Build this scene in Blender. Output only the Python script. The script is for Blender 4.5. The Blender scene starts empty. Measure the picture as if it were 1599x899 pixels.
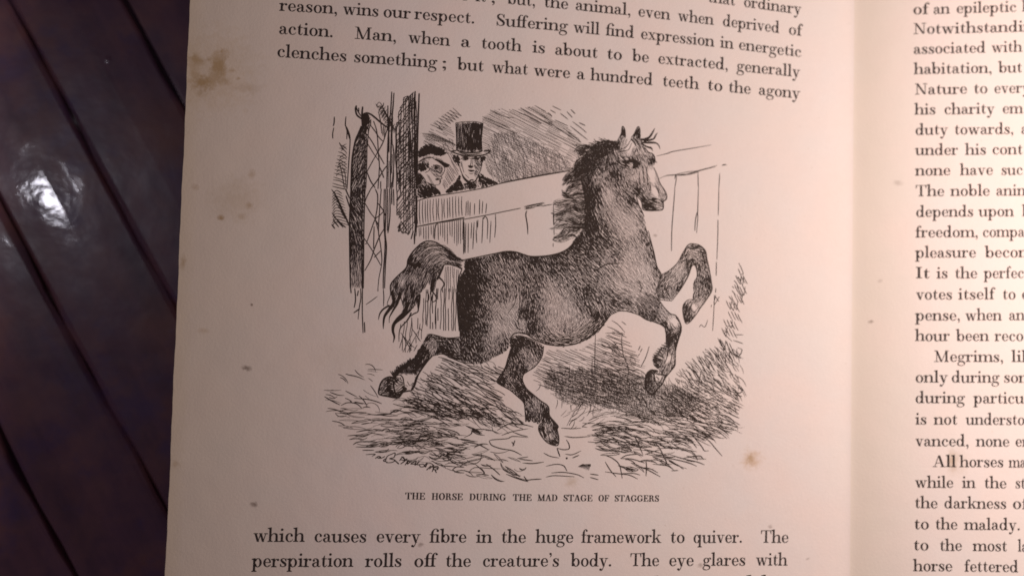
import bpy, bmesh, math, random
import numpy as np
from mathutils import Matrix, Vector

random.seed(7)
rng = np.random.default_rng(7)
S = bpy.context.scene
COL = S.collection

# ------------------------------------------------------------------ camera
FPX = 1330.0                       # focal length in pixels of the 1599 x 899 frame
CAM = np.array([0.0, 0.0, 0.235])
TILT, YAW, ROLL = math.radians(4.0), math.radians(-3.5), math.radians(0.0)
cam_data = bpy.data.cameras.new('camera')
cam = bpy.data.objects.new('camera', cam_data)
COL.objects.link(cam)
cam.rotation_mode = 'XYZ'
cam.location = CAM
cam.rotation_euler = (TILT, YAW, ROLL)
cam_data.sensor_width = 36.0
cam_data.lens = 36.0 * FPX / 1599.0
cam_data.clip_start = 0.005
cam_data.clip_end = 50.0
cam_data.dof.use_dof = True
cam_data.dof.focus_distance = 0.196
cam_data.dof.aperture_fstop = 6.2
S.camera = cam
RC = np.array(cam.rotation_euler.to_matrix())

# ------------------------------------------------------------------ light
W = bpy.data.worlds.new('World')
S.world = W
W.use_nodes = True
W.node_tree.nodes['Background'].inputs[0].default_value = (0.34, 0.27, 0.44, 1)
W.node_tree.nodes['Background'].inputs[1].default_value = 0.12

def lamp(name, loc, energy, radius, color):
    d = bpy.data.lights.new(name, 'POINT')
    d.energy = energy
    d.shadow_soft_size = radius
    d.color = color
    o = bpy.data.objects.new(name, d)
    o.location = loc
    COL.objects.link(o)
    return o

lamp("desk_lamp", (0.190, 0.035, 0.185), 1.78, 0.03, (1.0, 0.87, 0.80))

S.cycles.filter_width = 1.7
S.view_settings.view_transform = 'Standard'
S.view_settings.look = 'None'
S.view_settings.exposure = 0.0
S.view_settings.gamma = 1.0

# ------------------------------------------------------------------ projecting
def rays(P):
    P = np.asarray(P, float).reshape(-1, 2)
    d = np.stack([(P[:, 0] - 799.5) / FPX, -(P[:, 1] - 449.5) / FPX, -np.ones(len(P))], 1)
    return d @ RC.T

def on_level(P, z):
    d = rays(P)
    return CAM + d * ((z - CAM[2]) / d[:, 2])[:, None]

ZG = 0.025                                   # height of the fold between the pages
_g = on_level([(1333, 0), (1326, 899)], ZG)
G_A = _g[0]; G_S = (_g[1, 0] - _g[0, 0]) / (_g[1, 1] - _g[0, 1])
def gutter_x(y):
    return G_A[0] + (y - G_A[1]) * G_S

def page_z(x, y):
    """height of the open book's paper over the table"""
    d = gutter_x(y) - x
    dl, e = np.maximum(d, 0), np.maximum(-d, 0)
    l = ZG + 0.120 * d - 0.36 * dl ** 2 + 0.0016 * np.where(d > 0, 1 - np.exp(-dl / 0.012), d / 0.012)
    r = ZG - 0.010 * d - 0.4 * np.maximum(e - 0.05, 0) ** 2 + 0.0052 * np.where(d < 0, 1 - np.exp(-e / 0.018), -d / 0.018)
    return (l + r + np.sqrt((l - r) ** 2 + 0.0008 ** 2)) / 2      # the two pages roll together at the fold

def on_page(P, lift=0.0):
    d = rays(P)
    z = np.full(len(d), 0.035)
    for _ in range(14):
        p = CAM + d * ((z - CAM[2]) / d[:, 2])[:, None]
        z = page_z(p[:, 0], p[:, 1])
    p = CAM + d * ((z - CAM[2]) / d[:, 2])[:, None]
    if np.ndim(lift) or lift:
        k = lift / (CAM[2] - z)
        p = p + (CAM - p) * np.asarray(k)[:, None]
    return p

# ------------------------------------------------------------------ materials
def material(name):
    m = bpy.data.materials.new(name)
    m.use_nodes = True
    nt = m.node_tree
    return m, nt, nt.nodes['Principled BSDF']

class NB:
    """small helper for node graphs"""
    def __init__(s, nt): s.nt = nt
    def n(s, kind, **kw):
        o = s.nt.nodes.new(kind)
        for k, v in kw.items(): setattr(o, k, v)
        return o
    def put(s, sock, v):
        if hasattr(v, 'is_output') or isinstance(v, bpy.types.NodeSocket): s.nt.links.new(v, sock)
        else: sock.default_value = v
    def math(s, op, a, b=0.0, clamp=False):
        o = s.n('ShaderNodeMath', operation=op, use_clamp=clamp)
        s.put(o.inputs[0], a); s.put(o.inputs[1], b)
        return o.outputs[0]
    def noise(s, vec, scale, detail=3.0, rough=0.5):
        o = s.n('ShaderNodeTexNoise')
        s.put(o.inputs['Vector'], vec); o.inputs['Scale'].default_value = scale
        o.inputs['Detail'].default_value = detail; o.inputs['Roughness'].default_value = rough
        return o.outputs['Fac'], o.outputs['Color']
    def mix(s, fac, a, b):
        o = s.n('ShaderNodeMix', data_type='RGBA')
        s.put(o.inputs[0], fac)
        for k, v in ((6, a), (7, b)):
            s.put(o.inputs[k], v if not isinstance(v, tuple) else (*v, 1.0))
        return o.outputs[2]
    def ramp(s, fac, a, b):
        o = s.n('ShaderNodeMapRange', clamp=True)
        s.put(o.inputs[0], fac); o.inputs[1].default_value = a; o.inputs[2].default_value = b
        return o.outputs[0]
    def xyz(s, v):
        o = s.n('ShaderNodeSeparateXYZ'); s.put(o.inputs[0], v); return o.outputs
    def comb(s, x, y, z=0.0):
        o = s.n('ShaderNodeCombineXYZ')
        for i, v in enumerate((x, y, z)): s.put(o.inputs[i], v)
        return o.outputs[0]

def paper_material(name, spots, base, edge_u=None, fold=None):
    """paper: UV is measured in pixels of the traced page; spots = (x, y, rx, ry, strength, colour)"""
    m, nt, B = material(name)
    g = NB(nt)
    uv = g.n('ShaderNodeTexCoord').outputs['UV']
    f1, c1 = g.noise(uv, 0.012, 4)
    f2, c2 = g.noise(uv, 0.10, 5, 0.6)
    f3, c3 = g.noise(uv, 0.0045, 2)
    col = g.mix(g.ramp(f1, 0.30, 0.72), base, tuple(np.array(base) * (1.05, 0.985, 0.955)))
    col = g.mix(g.math('MULTIPLY', g.ramp(f2, 0.35, 0.75), 0.22), col, tuple(np.array(base) * (0.90, 0.88, 0.86)))
    col = g.mix(g.math('MULTIPLY', g.ramp(f3, 0.4, 0.7), 0.35), col, tuple(np.array(base) * (0.97, 1.0, 0.97)))
    # faint flecks in the old paper
    f4, c4 = g.noise(uv, 0.17, 2, 0.4)
    col = g.mix(g.math('MULTIPLY', g.ramp(f4, 0.70, 0.82), 0.35), col, tuple(np.array(base) * (0.72, 0.63, 0.52)))
    x, y, z = g.xyz(uv)
    w1, wc = g.noise(uv, 0.085, 4, 0.75)
    wx, wy, wz = g.xyz(wc)
    if edge_u:                                    # toned outer margin: distance from the leaf's edge
        a, b = edge_u                              # edge x = a + b*y
        d = g.math('SUBTRACT', x, g.math('ADD', g.math('MULTIPLY', y, b), a))
        d = g.math('ADD', d, g.math('MULTIPLY', g.math('SUBTRACT', wx, 0.5), 26))
        col = g.mix(g.math('MULTIPLY', g.ramp(d, 26, -4), 0.85), col, tuple(np.array(base) * (0.78, 0.68, 0.44)))
        col = g.mix(g.math('MULTIPLY', g.ramp(d, 320, 0), 0.80), col, tuple(np.array(base) * (0.90, 0.85, 0.71)))
    if fold:                                      # the facing page is yellower towards the fold
        d = g.math('SUBTRACT', x, g.math('ADD', g.math('MULTIPLY', y, fold[1]), fold[0]))
        d = g.math('ADD', d, g.math('MULTIPLY', g.math('SUBTRACT', f1, 0.5), 90))
        col = g.mix(g.math('MULTIPLY', g.ramp(d, 125, 20), 0.55), col, tuple(np.array(base) * (0.96, 0.93, 0.80)))
    for (sx, sy, rx, ry, k, c) in spots:
        wob = 2.2 * min(rx, ry) + 3
        dx = g.math('DIVIDE', g.math('ADD', g.math('SUBTRACT', x, sx), g.math('MULTIPLY', g.math('SUBTRACT', wx, 0.5), wob)), rx)
        dy = g.math('DIVIDE', g.math('ADD', g.math('SUBTRACT', y, sy), g.math('MULTIPLY', g.math('SUBTRACT', wy, 0.5), wob)), ry)
        r = g.math('SQRT', g.math('ADD', g.math('MULTIPLY', dx, dx), g.math('MULTIPLY', dy, dy)))
        col = g.mix(g.math('MULTIPLY', g.ramp(r, 1.15, 0.25), k), col, c)
    nt.links.new(col, B.inputs['Base Color'])
    B.inputs['Roughness'].default_value = 0.82
    B.inputs['Specular IOR Level'].default_value = 0.22
    bp = g.n('ShaderNodeBump'); bp.inputs['Strength'].default_value = 0.16; bp.inputs['Distance'].default_value = 0.0004
    fb, _ = g.noise(uv, 0.22, 5, 0.65)
    fc, _ = g.noise(uv, 0.010, 2, 0.5)
    nt.links.new(g.math('ADD', fb, g.math('MULTIPLY', fc, 6.0)), bp.inputs['Height'])
    nt.links.new(bp.outputs[0], B.inputs['Normal'])
    return m

def ink_material(name, c, wear):
    m, nt, B = material(name)
    g = NB(nt)
    o = g.n('ShaderNodeTexCoord').outputs['Object']
    f, _ = g.noise(o, 900, 3, 0.6)
    nt.links.new(g.mix(g.ramp(f, 0.35, 0.75), c, tuple(np.array(c) * wear)), B.inputs['Base Color'])
    B.inputs['Roughness'].default_value = 0.7
    B.inputs['Specular IOR Level'].default_value = 0.15
    return m

INK = ink_material('printing_ink', (0.034, 0.024, 0.021), 1.7)
INK_GREY = ink_material('thin_ink', (0.085, 0.066, 0.058), 1.5)
INK_FINE = ink_material('engraving_ink', (0.036, 0.024, 0.019), 1.5)

# ------------------------------------------------------------------ objects
def empty(name, loc, parent=None):
    o = bpy.data.objects.new(name, None)
    o.empty_display_size = 0.02
    o.location = loc
    COL.objects.link(o)
    if parent: o.parent = parent
    return o

def mesh_obj(name, V, F, mat, parent=None, smooth=False, uv=None):
    me = bpy.data.meshes.new(name)
    me.from_pydata([tuple(v) for v in V], [], [tuple(f) for f in F])
    if uv is not None:
        lay = me.uv_layers.new(name='UVMap')
        idx = np.zeros(len(me.loops), np.int32); me.loops.foreach_get('vertex_index', idx)
        lay.data.foreach_set('uv', np.asarray(uv, np.float32)[idx].ravel())
    if smooth: me.polygons.foreach_set('use_smooth', [True] * len(me.polygons))
    me.materials.append(mat)
    me.update()
    o = bpy.data.objects.new(name, me)
    COL.objects.link(o)
    if parent: o.parent = parent
    return o
# ================================================================== the floor: dark varnished boards
def build_floor():
    m, nt, B = material('varnished_boards')
    g = NB(nt)
    uv = g.n('ShaderNodeTexCoord').outputs['UV']         # u along the board, v across, in metres; board number in whole units
    u, v, _ = g.xyz(uv)
    at = g.n('ShaderNodeAttribute', attribute_name='board').outputs['Fac']
    st = g.comb(g.math('MULTIPLY', u, 9.0), g.math('MULTIPLY', v, 90.0), g.math('MULTIPLY', at, 7.31))
    f1, _ = g.noise(st, 1.6, 5, 0.62)
    bl = g.comb(g.math('MULTIPLY', u, 26.0), g.math('MULTIPLY', v, 55.0), g.math('MULTIPLY', at, 3.77))
    f2, c2 = g.noise(bl, 1.1, 4, 0.6)
    P = g.n('ShaderNodeTexCoord').outputs['Object']
    q1, qc = g.noise(P, 75, 4, 0.6)
    q2, _ = g.noise(P, 30, 3, 0.55)
    col = g.mix(g.ramp(f1, 0.30, 0.72), (0.16, 0.070, 0.098), (0.31, 0.135, 0.155))
    col = g.mix(g.math('MULTIPLY', g.ramp(q1, 0.42, 0.66), 0.75), col, (0.40, 0.17, 0.13))
    col = g.mix(g.math('MULTIPLY', g.ramp(q2, 0.56, 0.70), 0.65), col, (0.42, 0.15, 0.06))
    col = g.mix(g.math('MULTIPLY', g.ramp(f2, 0.50, 0.72), 0.5), col, (0.085, 0.045, 0.06))
    bx, by, bz = g.xyz(qc)
    col = g.mix(g.math('MULTIPLY', g.ramp(by, 0.54, 0.68), 0.6), col, (0.15, 0.085, 0.20))
    nt.links.new(col, B.inputs['Base Color'])
    rg, _ = g.noise(bl, 3.0, 3, 0.6)
    rr = g.n('ShaderNodeMapRange'); nt.links.new(rg, rr.inputs[0]); rr.inputs[3].default_value = 0.20; rr.inputs[4].default_value = 0.42
    nt.links.new(rr.outputs[0], B.inputs['Roughness'])
    B.inputs['Specular IOR Level'].default_value = 0.45
    B.inputs['Coat Weight'].default_value = 0.7
    B.inputs['Coat Roughness'].default_value = 0.065
    # lumpy hand-laid varnish
    n1, _ = g.noise(P, 85, 1, 0.4)
    n2, _ = g.noise(P, 300, 2, 0.5)
    bp = g.n('ShaderNodeBump'); bp.inputs['Strength'].default_value = 0.12; bp.inputs['Distance'].default_value = 0.0012
    vo = g.n('ShaderNodeTexVoronoi', feature='F1'); nt.links.new(P, vo.inputs['Vector']); vo.inputs['Scale'].default_value = 75
    vx, vy, vz = g.xyz(vo.outputs['Color'])
    bead = g.math('MULTIPLY', g.ramp(vo.outputs['Distance'], 0.085, 0.0), g.ramp(vx, 0.72, 0.74))
    nt.links.new(g.math('ADD', g.math('ADD', n1, g.math('MULTIPLY', n2, 0.24)), g.math('MULTIPLY', bead, 1.2)), bp.inputs['Height'])
    nt.links.new(bp.outputs[0], B.inputs['Normal']); nt.links.new(bp.outputs[0], B.inputs['Coat Normal'])

    a, b = on_level([(12, 0), (275, 485)], 0.0)          # one joint between two boards, traced
    c = on_level([(195, 0)], 0.0)[0]
    ax = (b - a) / np.linalg.norm(b - a)
    cr = np.array([-ax[1], ax[0], 0.0])
    if np.dot(c - a, cr) < 0: cr = -cr
    pitch = abs(np.dot(c - a, cr))
    V, F, UV, BN = [], [], [], []
    gap, bev, dep = 0.0009, 0.0008, 0.006
    for k in range(-24, 25):
        o = a + cr * pitch * k
        wl = 0.0003 * rng.standard_normal(2)
        prof = [(gap * .5 + wl[0], -dep), (gap * .5 + wl[0], -bev), (gap * .5 + bev * .5, -bev * .3), (gap * .5 + bev * 1.6, 0.0),
                (pitch * .5, 0.00012),
                (pitch - gap * .5 - bev * 1.6, 0.0), (pitch - gap * .5 - bev * .5, -bev * .3), (pitch - gap * .5 + wl[1], -bev), (pitch - gap * .5 + wl[1], -dep)]
        ts = np.linspace(-0.75, 0.75, 121)
        base = len(V)
        dz = 0.0004 * rng.standard_normal()
        for t in ts:
            wob = 0.00045 * math.sin(t * 70 + k * 2.1) + 0.0003 * math.sin(t * 213 + k)
            for j, (s, z) in enumerate(prof):
                s2 = s + (wob if j in (0, 1, 2) else -wob if j in (6, 7, 8) else 0)
                p = o + ax * t + cr * s2
                V.append((p[0], p[1], z + dz - 0.0004)); UV.append((t, s)); BN.append(float(k))
        n = len(prof)
        for i in range(len(ts) - 1):
            for j in range(n - 1):
                q = base + i * n + j
                F.append((q, q + 1, q + n + 1, q + n))
    o = mesh_obj('floor', V, F, m, uv=UV)
    at = o.data.attributes.new('board', 'FLOAT', 'POINT'); at.data.foreach_set('value', BN)
    # the dark bed the joints look down into
    q = len(V)
    me = o.data
    bmx = bmesh.new(); bmx.from_mesh(me)
    vs = [bmx.verts.new((x, y, -0.0055)) for x, y in ((-.7, -.7), (.7, -.7), (.7, .7), (-.7, .7))]
    bmx.faces.new(vs); bmx.normal_update()
    bmesh.ops.recalc_face_normals(bmx, faces=bmx.faces)
    for f in bmx.faces:
        if f.normal.z < -0.2: f.normal_flip()
    bmx.to_mesh(me); bmx.free()
    o['kind'] = 'structure'
    o['label'] = 'dark brown varnished floorboards running diagonally under the book'
    return o
floor = build_floor()

# ceiling lamp whose glint shows on the varnish left of the book
_p = on_level([(72, 312)], 0.0)[0]
_d = (_p - CAM) / np.linalg.norm(_p - CAM)
_r = _d * np.array([1, 1, -1])
lamp('ceiling_lamp', _p + _r * 1.9, 3.6, 0.036, (0.90, 0.87, 0.98))

# ================================================================== the book
book = empty('open_book', (0, 0, 0))
book['label'] = 'old open book with a horse engraving lying on dark floorboards'
book['category'] = 'book'

EDGE = [(297, 0), (258, 899)]                       # outer edge of the left leaf
_e = on_page(EDGE)
E_S = (_e[1, 0] - _e[0, 0]) / (_e[1, 1] - _e[0, 1])
def edge_x(y): return _e[0, 0] + (y - _e[0, 1]) * E_S + 0.00005 * np.sin(y * 160) + 0.00004 * np.sin(y * 431 + 1) + 0.00003 * np.sin(y * 1170)
Y0, Y1 = -0.125, 0.105
RIGHT_W = 0.150

def pix(Pw):
    q = (np.asarray(Pw) - CAM) @ RC
    return np.stack([799.5 - q[:, 0] / q[:, 2] * FPX, 449.5 + q[:, 1] / q[:, 2] * FPX], 1)

def leaf(name, side, mat, dz=0.0, label=None):
    ny, nx = 160, 90
    ts = np.linspace(0, 1, nx) ** (1.0)
    V = []
    for y in np.linspace(Y0, Y1, ny):
        gx = gutter_x(y)
        if side < 0: xs = edge_x(y) + (gx - edge_x(y)) * (1 - (1 - ts) ** 1.6)
        else: xs = gx + RIGHT_W * ts ** 1.6
        z = page_z(xs, np.full(nx, y))
        V += [(xs[i], y, z[i] + dz) for i in range(nx)]
    F = [(j * nx + i, j * nx + i + 1, (j + 1) * nx + i + 1, (j + 1) * nx + i) for j in range(ny - 1) for i in range(nx - 1)]
    o = mesh_obj(name, V, F, mat, book, smooth=True, uv=pix(V))
    if label: o['label'] = label
    return o

PAPER = (0.80, 0.69, 0.642)
br, tan, dk = (0.36, 0.205, 0.07), (0.50, 0.34, 0.20), (0.16, 0.10, 0.07)
left_spots = [(307, 95, 15, 11, .62, br), (341, 106, 14, 28, .72, br), (318, 129, 24, 16, .74, br), (350, 85, 7, 9, .35, br), (353, 128, 9, 7, .4, br), (326, 92, 5, 4, .5, br), (362, 112, 6, 4, .4, br), (372, 124, 4, 3, .5, br), (312, 146, 9, 5, .4, br), (303, 112, 8, 12, .35, br), (346, 80, 3, 3, .5, br), (382, 138, 28, 9, .22, br),
              (332, 112, 75, 65, .28, (0.52, 0.34, 0.15)), (345, 340, 6, 5, .75, br), (305, 292, 7, 5, .30, br), (368, 312, 45, 34, .26, (0.46, 0.32, 0.17)), (393, 272, 7, 8, .35, br), (389, 322, 7, 6, .45, br), (378, 338, 9, 5, .3, br),
              (286, 410, 5, 12, .45, br), (318, 516, 10, 5, .40, tan), (385, 575, 8, 5, .70, dk), (397, 787, 7, 5, .70, dk), (275, 725, 8, 6, .30, br), 
              (393, 476, 2.5, 2.5, .8, dk), (1173, 716, 17, 18, .50, (0.55, 0.33, 0.16)), (1171, 716, 7, 9, .45, br), (892, 753, 10, 10, .35, tan), (1023, 368, 4, 2.5, .45, dk), (540, 560, 60, 40, .12, tan),
              (657, 850, 5, 4, .55, dk), (1094, 882, 5, 4, .45, dk), (1203, 821, 4, 3, .4, dk), (1262, 872, 4, 3, .4, dk)]
right_spots = [(1487, 718, 9, 17, .50, (0.42, 0.26, 0.12)), (1494, 722, 22, 22, .16, tan), (1359, 502, 5, 3, .6, dk), (1402, 286, 9, 4, .28, dk), (1374, 438, 5, 3, .25, dk)]
ea = EDGE[0][0]; eb = (EDGE[1][0] - EDGE[0][0]) / 899.0
page_left = leaf('page', -1, paper_material('aged_paper_toned', left_spots, PAPER, (ea, eb)), label='printed page with the engraving and a yellowed outer margin')
page_right = leaf('page', 1, paper_material('aged_paper', right_spots, PAPER, fold=(1333, -7 / 899)), label='facing page of plain printed text')

def block_material():
    m, nt, B = material('leaf_edges')
    g = NB(nt)
    o = g.n('ShaderNodeTexCoord').outputs['Object']
    x, y, z = g.xyz(o)
    f, _ = g.noise(g.comb(g.math('MULTIPLY', x, 30), g.math('MULTIPLY', y, 30), g.math('MULTIPLY', z, 6000)), 1.0, 2)
    nt.links.new(g.mix(g.ramp(f, .3, .7), (0.42, 0.32, 0.22), (0.66, 0.55, 0.42)), B.inputs['Base Color'])
    B.inputs['Roughness'].default_value = 0.9
    return m
BLOCK = block_material()
def block(side):
    """the gathered leaves under the open page"""
    ny, nx = 24, 30
    V, F = [], []
    zb = 0.0045
    for y in np.linspace(Y0 + .0006, Y1 - .0006, ny):
        gx = gutter_x(y); t = np.linspace(0, 1, nx)
        if side < 0: xs = edge_x(y) + .0012 + (gx - .0008 - edge_x(y) - .0012) * t
        else: xs = gx + .0008 + (RIGHT_W - .002) * t
        z = page_z(xs, np.full(nx, y)) - 0.0004
        V += [(xs[i], y, z[i]) for i in range(nx)]
    top = len(V)
    for y in np.linspace(Y0 + .0006, Y1 - .0006, ny):
        gx = gutter_x(y); t = np.linspace(0, 1, nx)
        w = 0.012
        if side < 0: xs = edge_x(y) + w + (gx - .0008 - edge_x(y) - w) * t
        else: xs = gx + .0008 + (RIGHT_W - .008) * t
        V += [(xs[i], y, zb) for i in range(nx)]
    for j in range(ny - 1):
        for i in range(nx - 1):
            q = j * nx + i
            F.append((q, q + 1, q + nx + 1, q + nx)); F.append((top + q, top + q + nx, top + q + nx + 1, top + q + 1))
    for j in range(ny - 1):
        for i in (0, nx - 1):
            q = j * nx + i; F.append((q, q + nx, top + q + nx, top + q))
    for i in range(nx - 1):
        for j in (0, ny - 1):
            q = j * nx + i; F.append((q, q + 1, top + q + 1, top + q))
    return mesh_obj('page_block', V, F, BLOCK, book)
block(-1); block(1)
def cover():
    m, nt, B = material('cloth_boards')
    g = NB(nt); o = g.n('ShaderNodeTexCoord').outputs['Object']
    f, _ = g.noise(o, 1500, 3)
    nt.links.new(g.mix(f, (0.020, 0.012, 0.010), (0.05, 0.028, 0.02)), B.inputs['Base Color']); B.inputs['Roughness'].default_value = .8
    bm = bmesh.new()
    x0 = edge_x(0) + .012; x1 = gutter_x(0) + RIGHT_W + .001
    r = bmesh.ops.create_cube(bm, size=1)
    for v in bm.verts:
        v.co = Vector(((x0 + x1) / 2 + v.co.x * (x1 - x0), (Y0 + Y1) / 2 + v.co.y * (Y1 - Y0 + .006), .0023 + v.co.z * .0036))
    bmesh.ops.bevel(bm, geom=list(bm.edges), offset=.0009, segments=2, affect='EDGES')
    me = bpy.data.meshes.new('cover'); bm.to_mesh(me); bm.free(); me.materials.append(m)
    ob = bpy.data.objects.new('cover', me); COL.objects.link(ob); ob.parent = book
cover()
# ================================================================== laying ink on the paper
LIFT0 = 0.00004
class Ink:
    """gathers flat marks in page pixels and prints them as one sheet of ink lying on the paper"""
    def __init__(s): s.P, s.F, s.n, s.k = [], [], 0, 0
    def quads(s, L, R):
        """ribbons: L, R are (m, k, 2) arrays of left and right edges"""
        m, k, _ = L.shape
        if m == 0: return
        pts = np.stack([L, R], 2).reshape(-1, 2)
        s.P.append(pts)
        b = s.n + np.arange(m)[:, None] * (2 * k) + np.arange(k - 1)[None, :] * 2
        s.F += np.stack([b, b + 1, b + 3, b + 2], -1).reshape(-1, 4).tolist()
        s.n += len(pts)
    def ribbon(s, pts, w):
        pts = np.asarray(pts, float)
        w = np.broadcast_to(np.asarray(w, float), (len(pts),))
        t = np.gradient(pts, axis=0)
        t /= np.maximum(np.linalg.norm(t, axis=1), 1e-9)[:, None]
        nrm = np.stack([-t[:, 1], t[:, 0]], 1) * (w / 2)[:, None]
        s.quads((pts + nrm)[None], (pts - nrm)[None])
    def ribbons(s, Q, Wd):
        """Q (m,k,2) polylines, Wd (m,k) widths"""
        if len(Q) == 0: return
        t = np.gradient(Q, axis=1)
        t /= np.maximum(np.linalg.norm(t, axis=2), 1e-9)[:, :, None]
        nrm = np.stack([-t[:, :, 1], t[:, :, 0]], 2) * (Wd / 2)[:, :, None]
        s.quads(Q + nrm, Q - nrm)
    def poly(s, pts):
        pts = np.asarray(pts, float)
        from mathutils.geometry import tessellate_polygon
        tri = tessellate_polygon([[Vector((p[0], p[1], 0)) for p in pts]])
        s.P.append(pts)
        s.F += [[s.n + i for i in t] for t in tri]
        s.n += len(pts)
    def build(s, name, mat, parent, lift=LIFT0):
        P = np.concatenate(s.P)
        keep = (P[:, 0] > -40) & (P[:, 0] < 1720) & (P[:, 1] > -60) & (P[:, 1] < 960)
        V = on_page(P, lift + 0.000012 * rng.random(len(P)))
        F = [f for f in s.F if all(keep[i] for i in f)]
        # every face turned to the sky
        out = []
        for f in F:
            a, b, c = V[f[0]], V[f[1]], V[f[2]]
            nz = (b[0] - a[0]) * (c[1] - a[1]) - (b[1] - a[1]) * (c[0] - a[0])
            out.append(f if nz >= 0 else f[::-1])
        return mesh_obj(name, V, out, mat, parent)

def smooth(pts, n=5):
    """Catmull-Rom through the points (any number of columns)"""
    p = np.asarray(pts, float)
    if len(p) < 3: 
        t = np.linspace(0, 1, n + 1)[:, None]
        return p[0] + (p[-1] - p[0]) * t
    q = np.vstack([2 * p[0] - p[1], p, 2 * p[-1] - p[-2]])
    out = []
    for i in range(1, len(q) - 2):
        for t in np.linspace(0, 1, n, endpoint=False):
            a, b, c, d = q[i - 1], q[i], q[i + 1], q[i + 2]
            out.append(.5 * (2 * b + (c - a) * t + (2 * a - 5 * b + 4 * c - d) * t * t + (3 * b - a - 3 * c + d) * t ** 3))
    out.append(p[-1])
    return np.array(out)

# ------------------------------------------------------------------ the typeface: an old-style modern roman, drawn by hand
# units: x-height 1, ascender 1.66, capitals 1.56, descender -0.56
def _R(x0, y0, x1, y1): return [(x0, y0), (x1, y0), (x1, y1), (x0, y1)]
def _ST(*p):
    q = smooth(p, 5); xy = q[:, :2]; w = np.maximum(q[:, 2], .04)
    t = np.gradient(xy, axis=0); t /= np.maximum(np.linalg.norm(t, axis=1), 1e-9)[:, None]
    n = np.stack([-t[:, 1], t[:, 0]], 1) * (w / 2)[:, None]
    return ('q', xy + n, xy - n)
def _E(cx, cy, rx, ry, t, h, a0=0, a1=360, n=26):
    a = np.radians(np.linspace(a0, a1, n))
    return ('q', np.stack([cx + rx * np.cos(a), cy + ry * np.sin(a)], 1), np.stack([cx + (rx - t) * np.cos(a), cy + (ry - h) * np.sin(a)], 1))
def _D(cx, cy, r):
    a = np.linspace(0, 2 * np.pi, 12, endpoint=False)
    return [(cx + r * np.cos(t), cy + r * np.sin(t)) for t in a]
SW, HL, SF = .25, .085, .10          # stem, hairline, serif thickness
def _stem(x, y0, y1): return _R(x - SW / 2, y0, x + SW / 2, y1)
def _foot(x, y=0.0, l=.30, r=.30): return [(x - l, y), (x + r, y), (x + r, y + SF * .8), (x + SW / 2 + .03, y + SF + .05), (x - SW / 2 - .03, y + SF + .05), (x - l, y + SF * .8)]
def _head(x, y=1.56, l=.30, r=.30): return [(x - l, y), (x - l, y - SF * .8), (x - SW / 2 - .03, y - SF - .05), (x + SW / 2 + .03, y - SF - .05), (x + r, y - SF * .8), (x + r, y)]
def _flag(x, y): return [(x - .32, y - .13), (x - .32, y - .05), (x + SW / 2, y + .03), (x + SW / 2, y - .2), (x - SW / 2, y - .2)]
def _arch(x0, x1): return _ST((x0 + .08, .62, HL), (x0 + .22, .86, HL), (x0 + .44, .965, .12), (x1 - .05, .87, .22), (x1, .62, SW), (x1, .3, SW), (x1, 0.0, SW))
def _diag(x0, y0, x1, y1, w): return [(x0 - w / 2, y0), (x0 + w / 2, y0), (x1 + w / 2, y1), (x1 - w / 2, y1)]
def _bar(x0, x1, y, t=SF): return _R(x0, y - t, x1, y)
G = {}
G['a'] = (1.08, [_D(.25, .74, .13), _ST((.18, .78, .1), (.28, .93, HL), (.48, .965, .1), (.70, .80, .22), (.73, .5, SW), (.73, .22, .22), (.82, .06, .12), (.95, .06, HL), (1.04, .16, HL)),
               _ST((.70, .58, HL), (.48, .52, .1), (.22, .38, .2), (.18, .22, .22), (.32, .04, .13), (.52, .06, HL), (.70, .22, HL))])
G['b'] = (1.24, [_stem(.26, .03, 1.66), _flag(.26, 1.66), _E(.68, .49, .46, .52, SW, HL, -165, 165)])
G['c'] = (1.02, [_E(.56, .5, .48, .52, SW, HL, 48, 312), _D(.80, .74, .135), _ST((.88, .17, HL), (.95, .3, .05))])
G['d'] = (1.28, [_stem(.92, .0, 1.66), _flag(.92, 1.66), _R(.92, 0, 1.22, SF), _E(.52, .49, .46, .52, SW, HL, 20, 340)])
G['e'] = (1.03, [_E(.54, .5, .47, .52, SW, HL, 90, 318), _E(.54, .5, .43, .52, .19, HL, 2, 92), _R(.2, .47, .97, .47 + HL), _ST((.86, .16, HL), (.94, .3, .05))])
G['f'] = (.78, [_ST((.34, .0, SW), (.34, .8, SW), (.35, 1.2, SW), (.42, 1.48, .15), (.60, 1.63, HL), (.72, 1.58, HL)), _D(.74, 1.47, .125), _bar(.04, .70, 1.0), _foot(.34)])
G['g'] = (1.12, [_E(.48, .67, .39, .34, .21, HL, 0, 360), _ST((.30, .38, HL), (.17, .22, .12), (.30, .10, .18), (.68, .06, .22), (.94, -.12, .18), (.86, -.38, .1), (.50, -.50, HL), (.14, -.40, .13), (.08, -.20, .14), (.28, .0, HL)),
               _ST((.76, .88, HL), (.88, .97, HL), (.98, .98, HL)), _D(1.02, .90, .11)])
G['h'] = (1.32, [_stem(.27, 0, 1.66), _flag(.27, 1.66), _foot(.27), _arch(.27, 1.02), _foot(1.02)])
G['i'] = (.66, [_stem(.32, 0, 1.0), _flag(.32, 1.0), _foot(.32), _D(.31, 1.42, .15)])
G['k'] = (1.28, [_stem(.27, 0, 1.66), _flag(.27, 1.66), _foot(.27), _ST((.36, .38, HL), (.98, .96, HL)), _bar(.72, 1.2, 1.0), _diag(.62, .62, 1.02, 0, SW * 1.1), _bar(.74, 1.30, SF)])
G['l'] = (.66, [_stem(.32, 0, 1.66), _flag(.32, 1.66), _foot(.32)])
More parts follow.
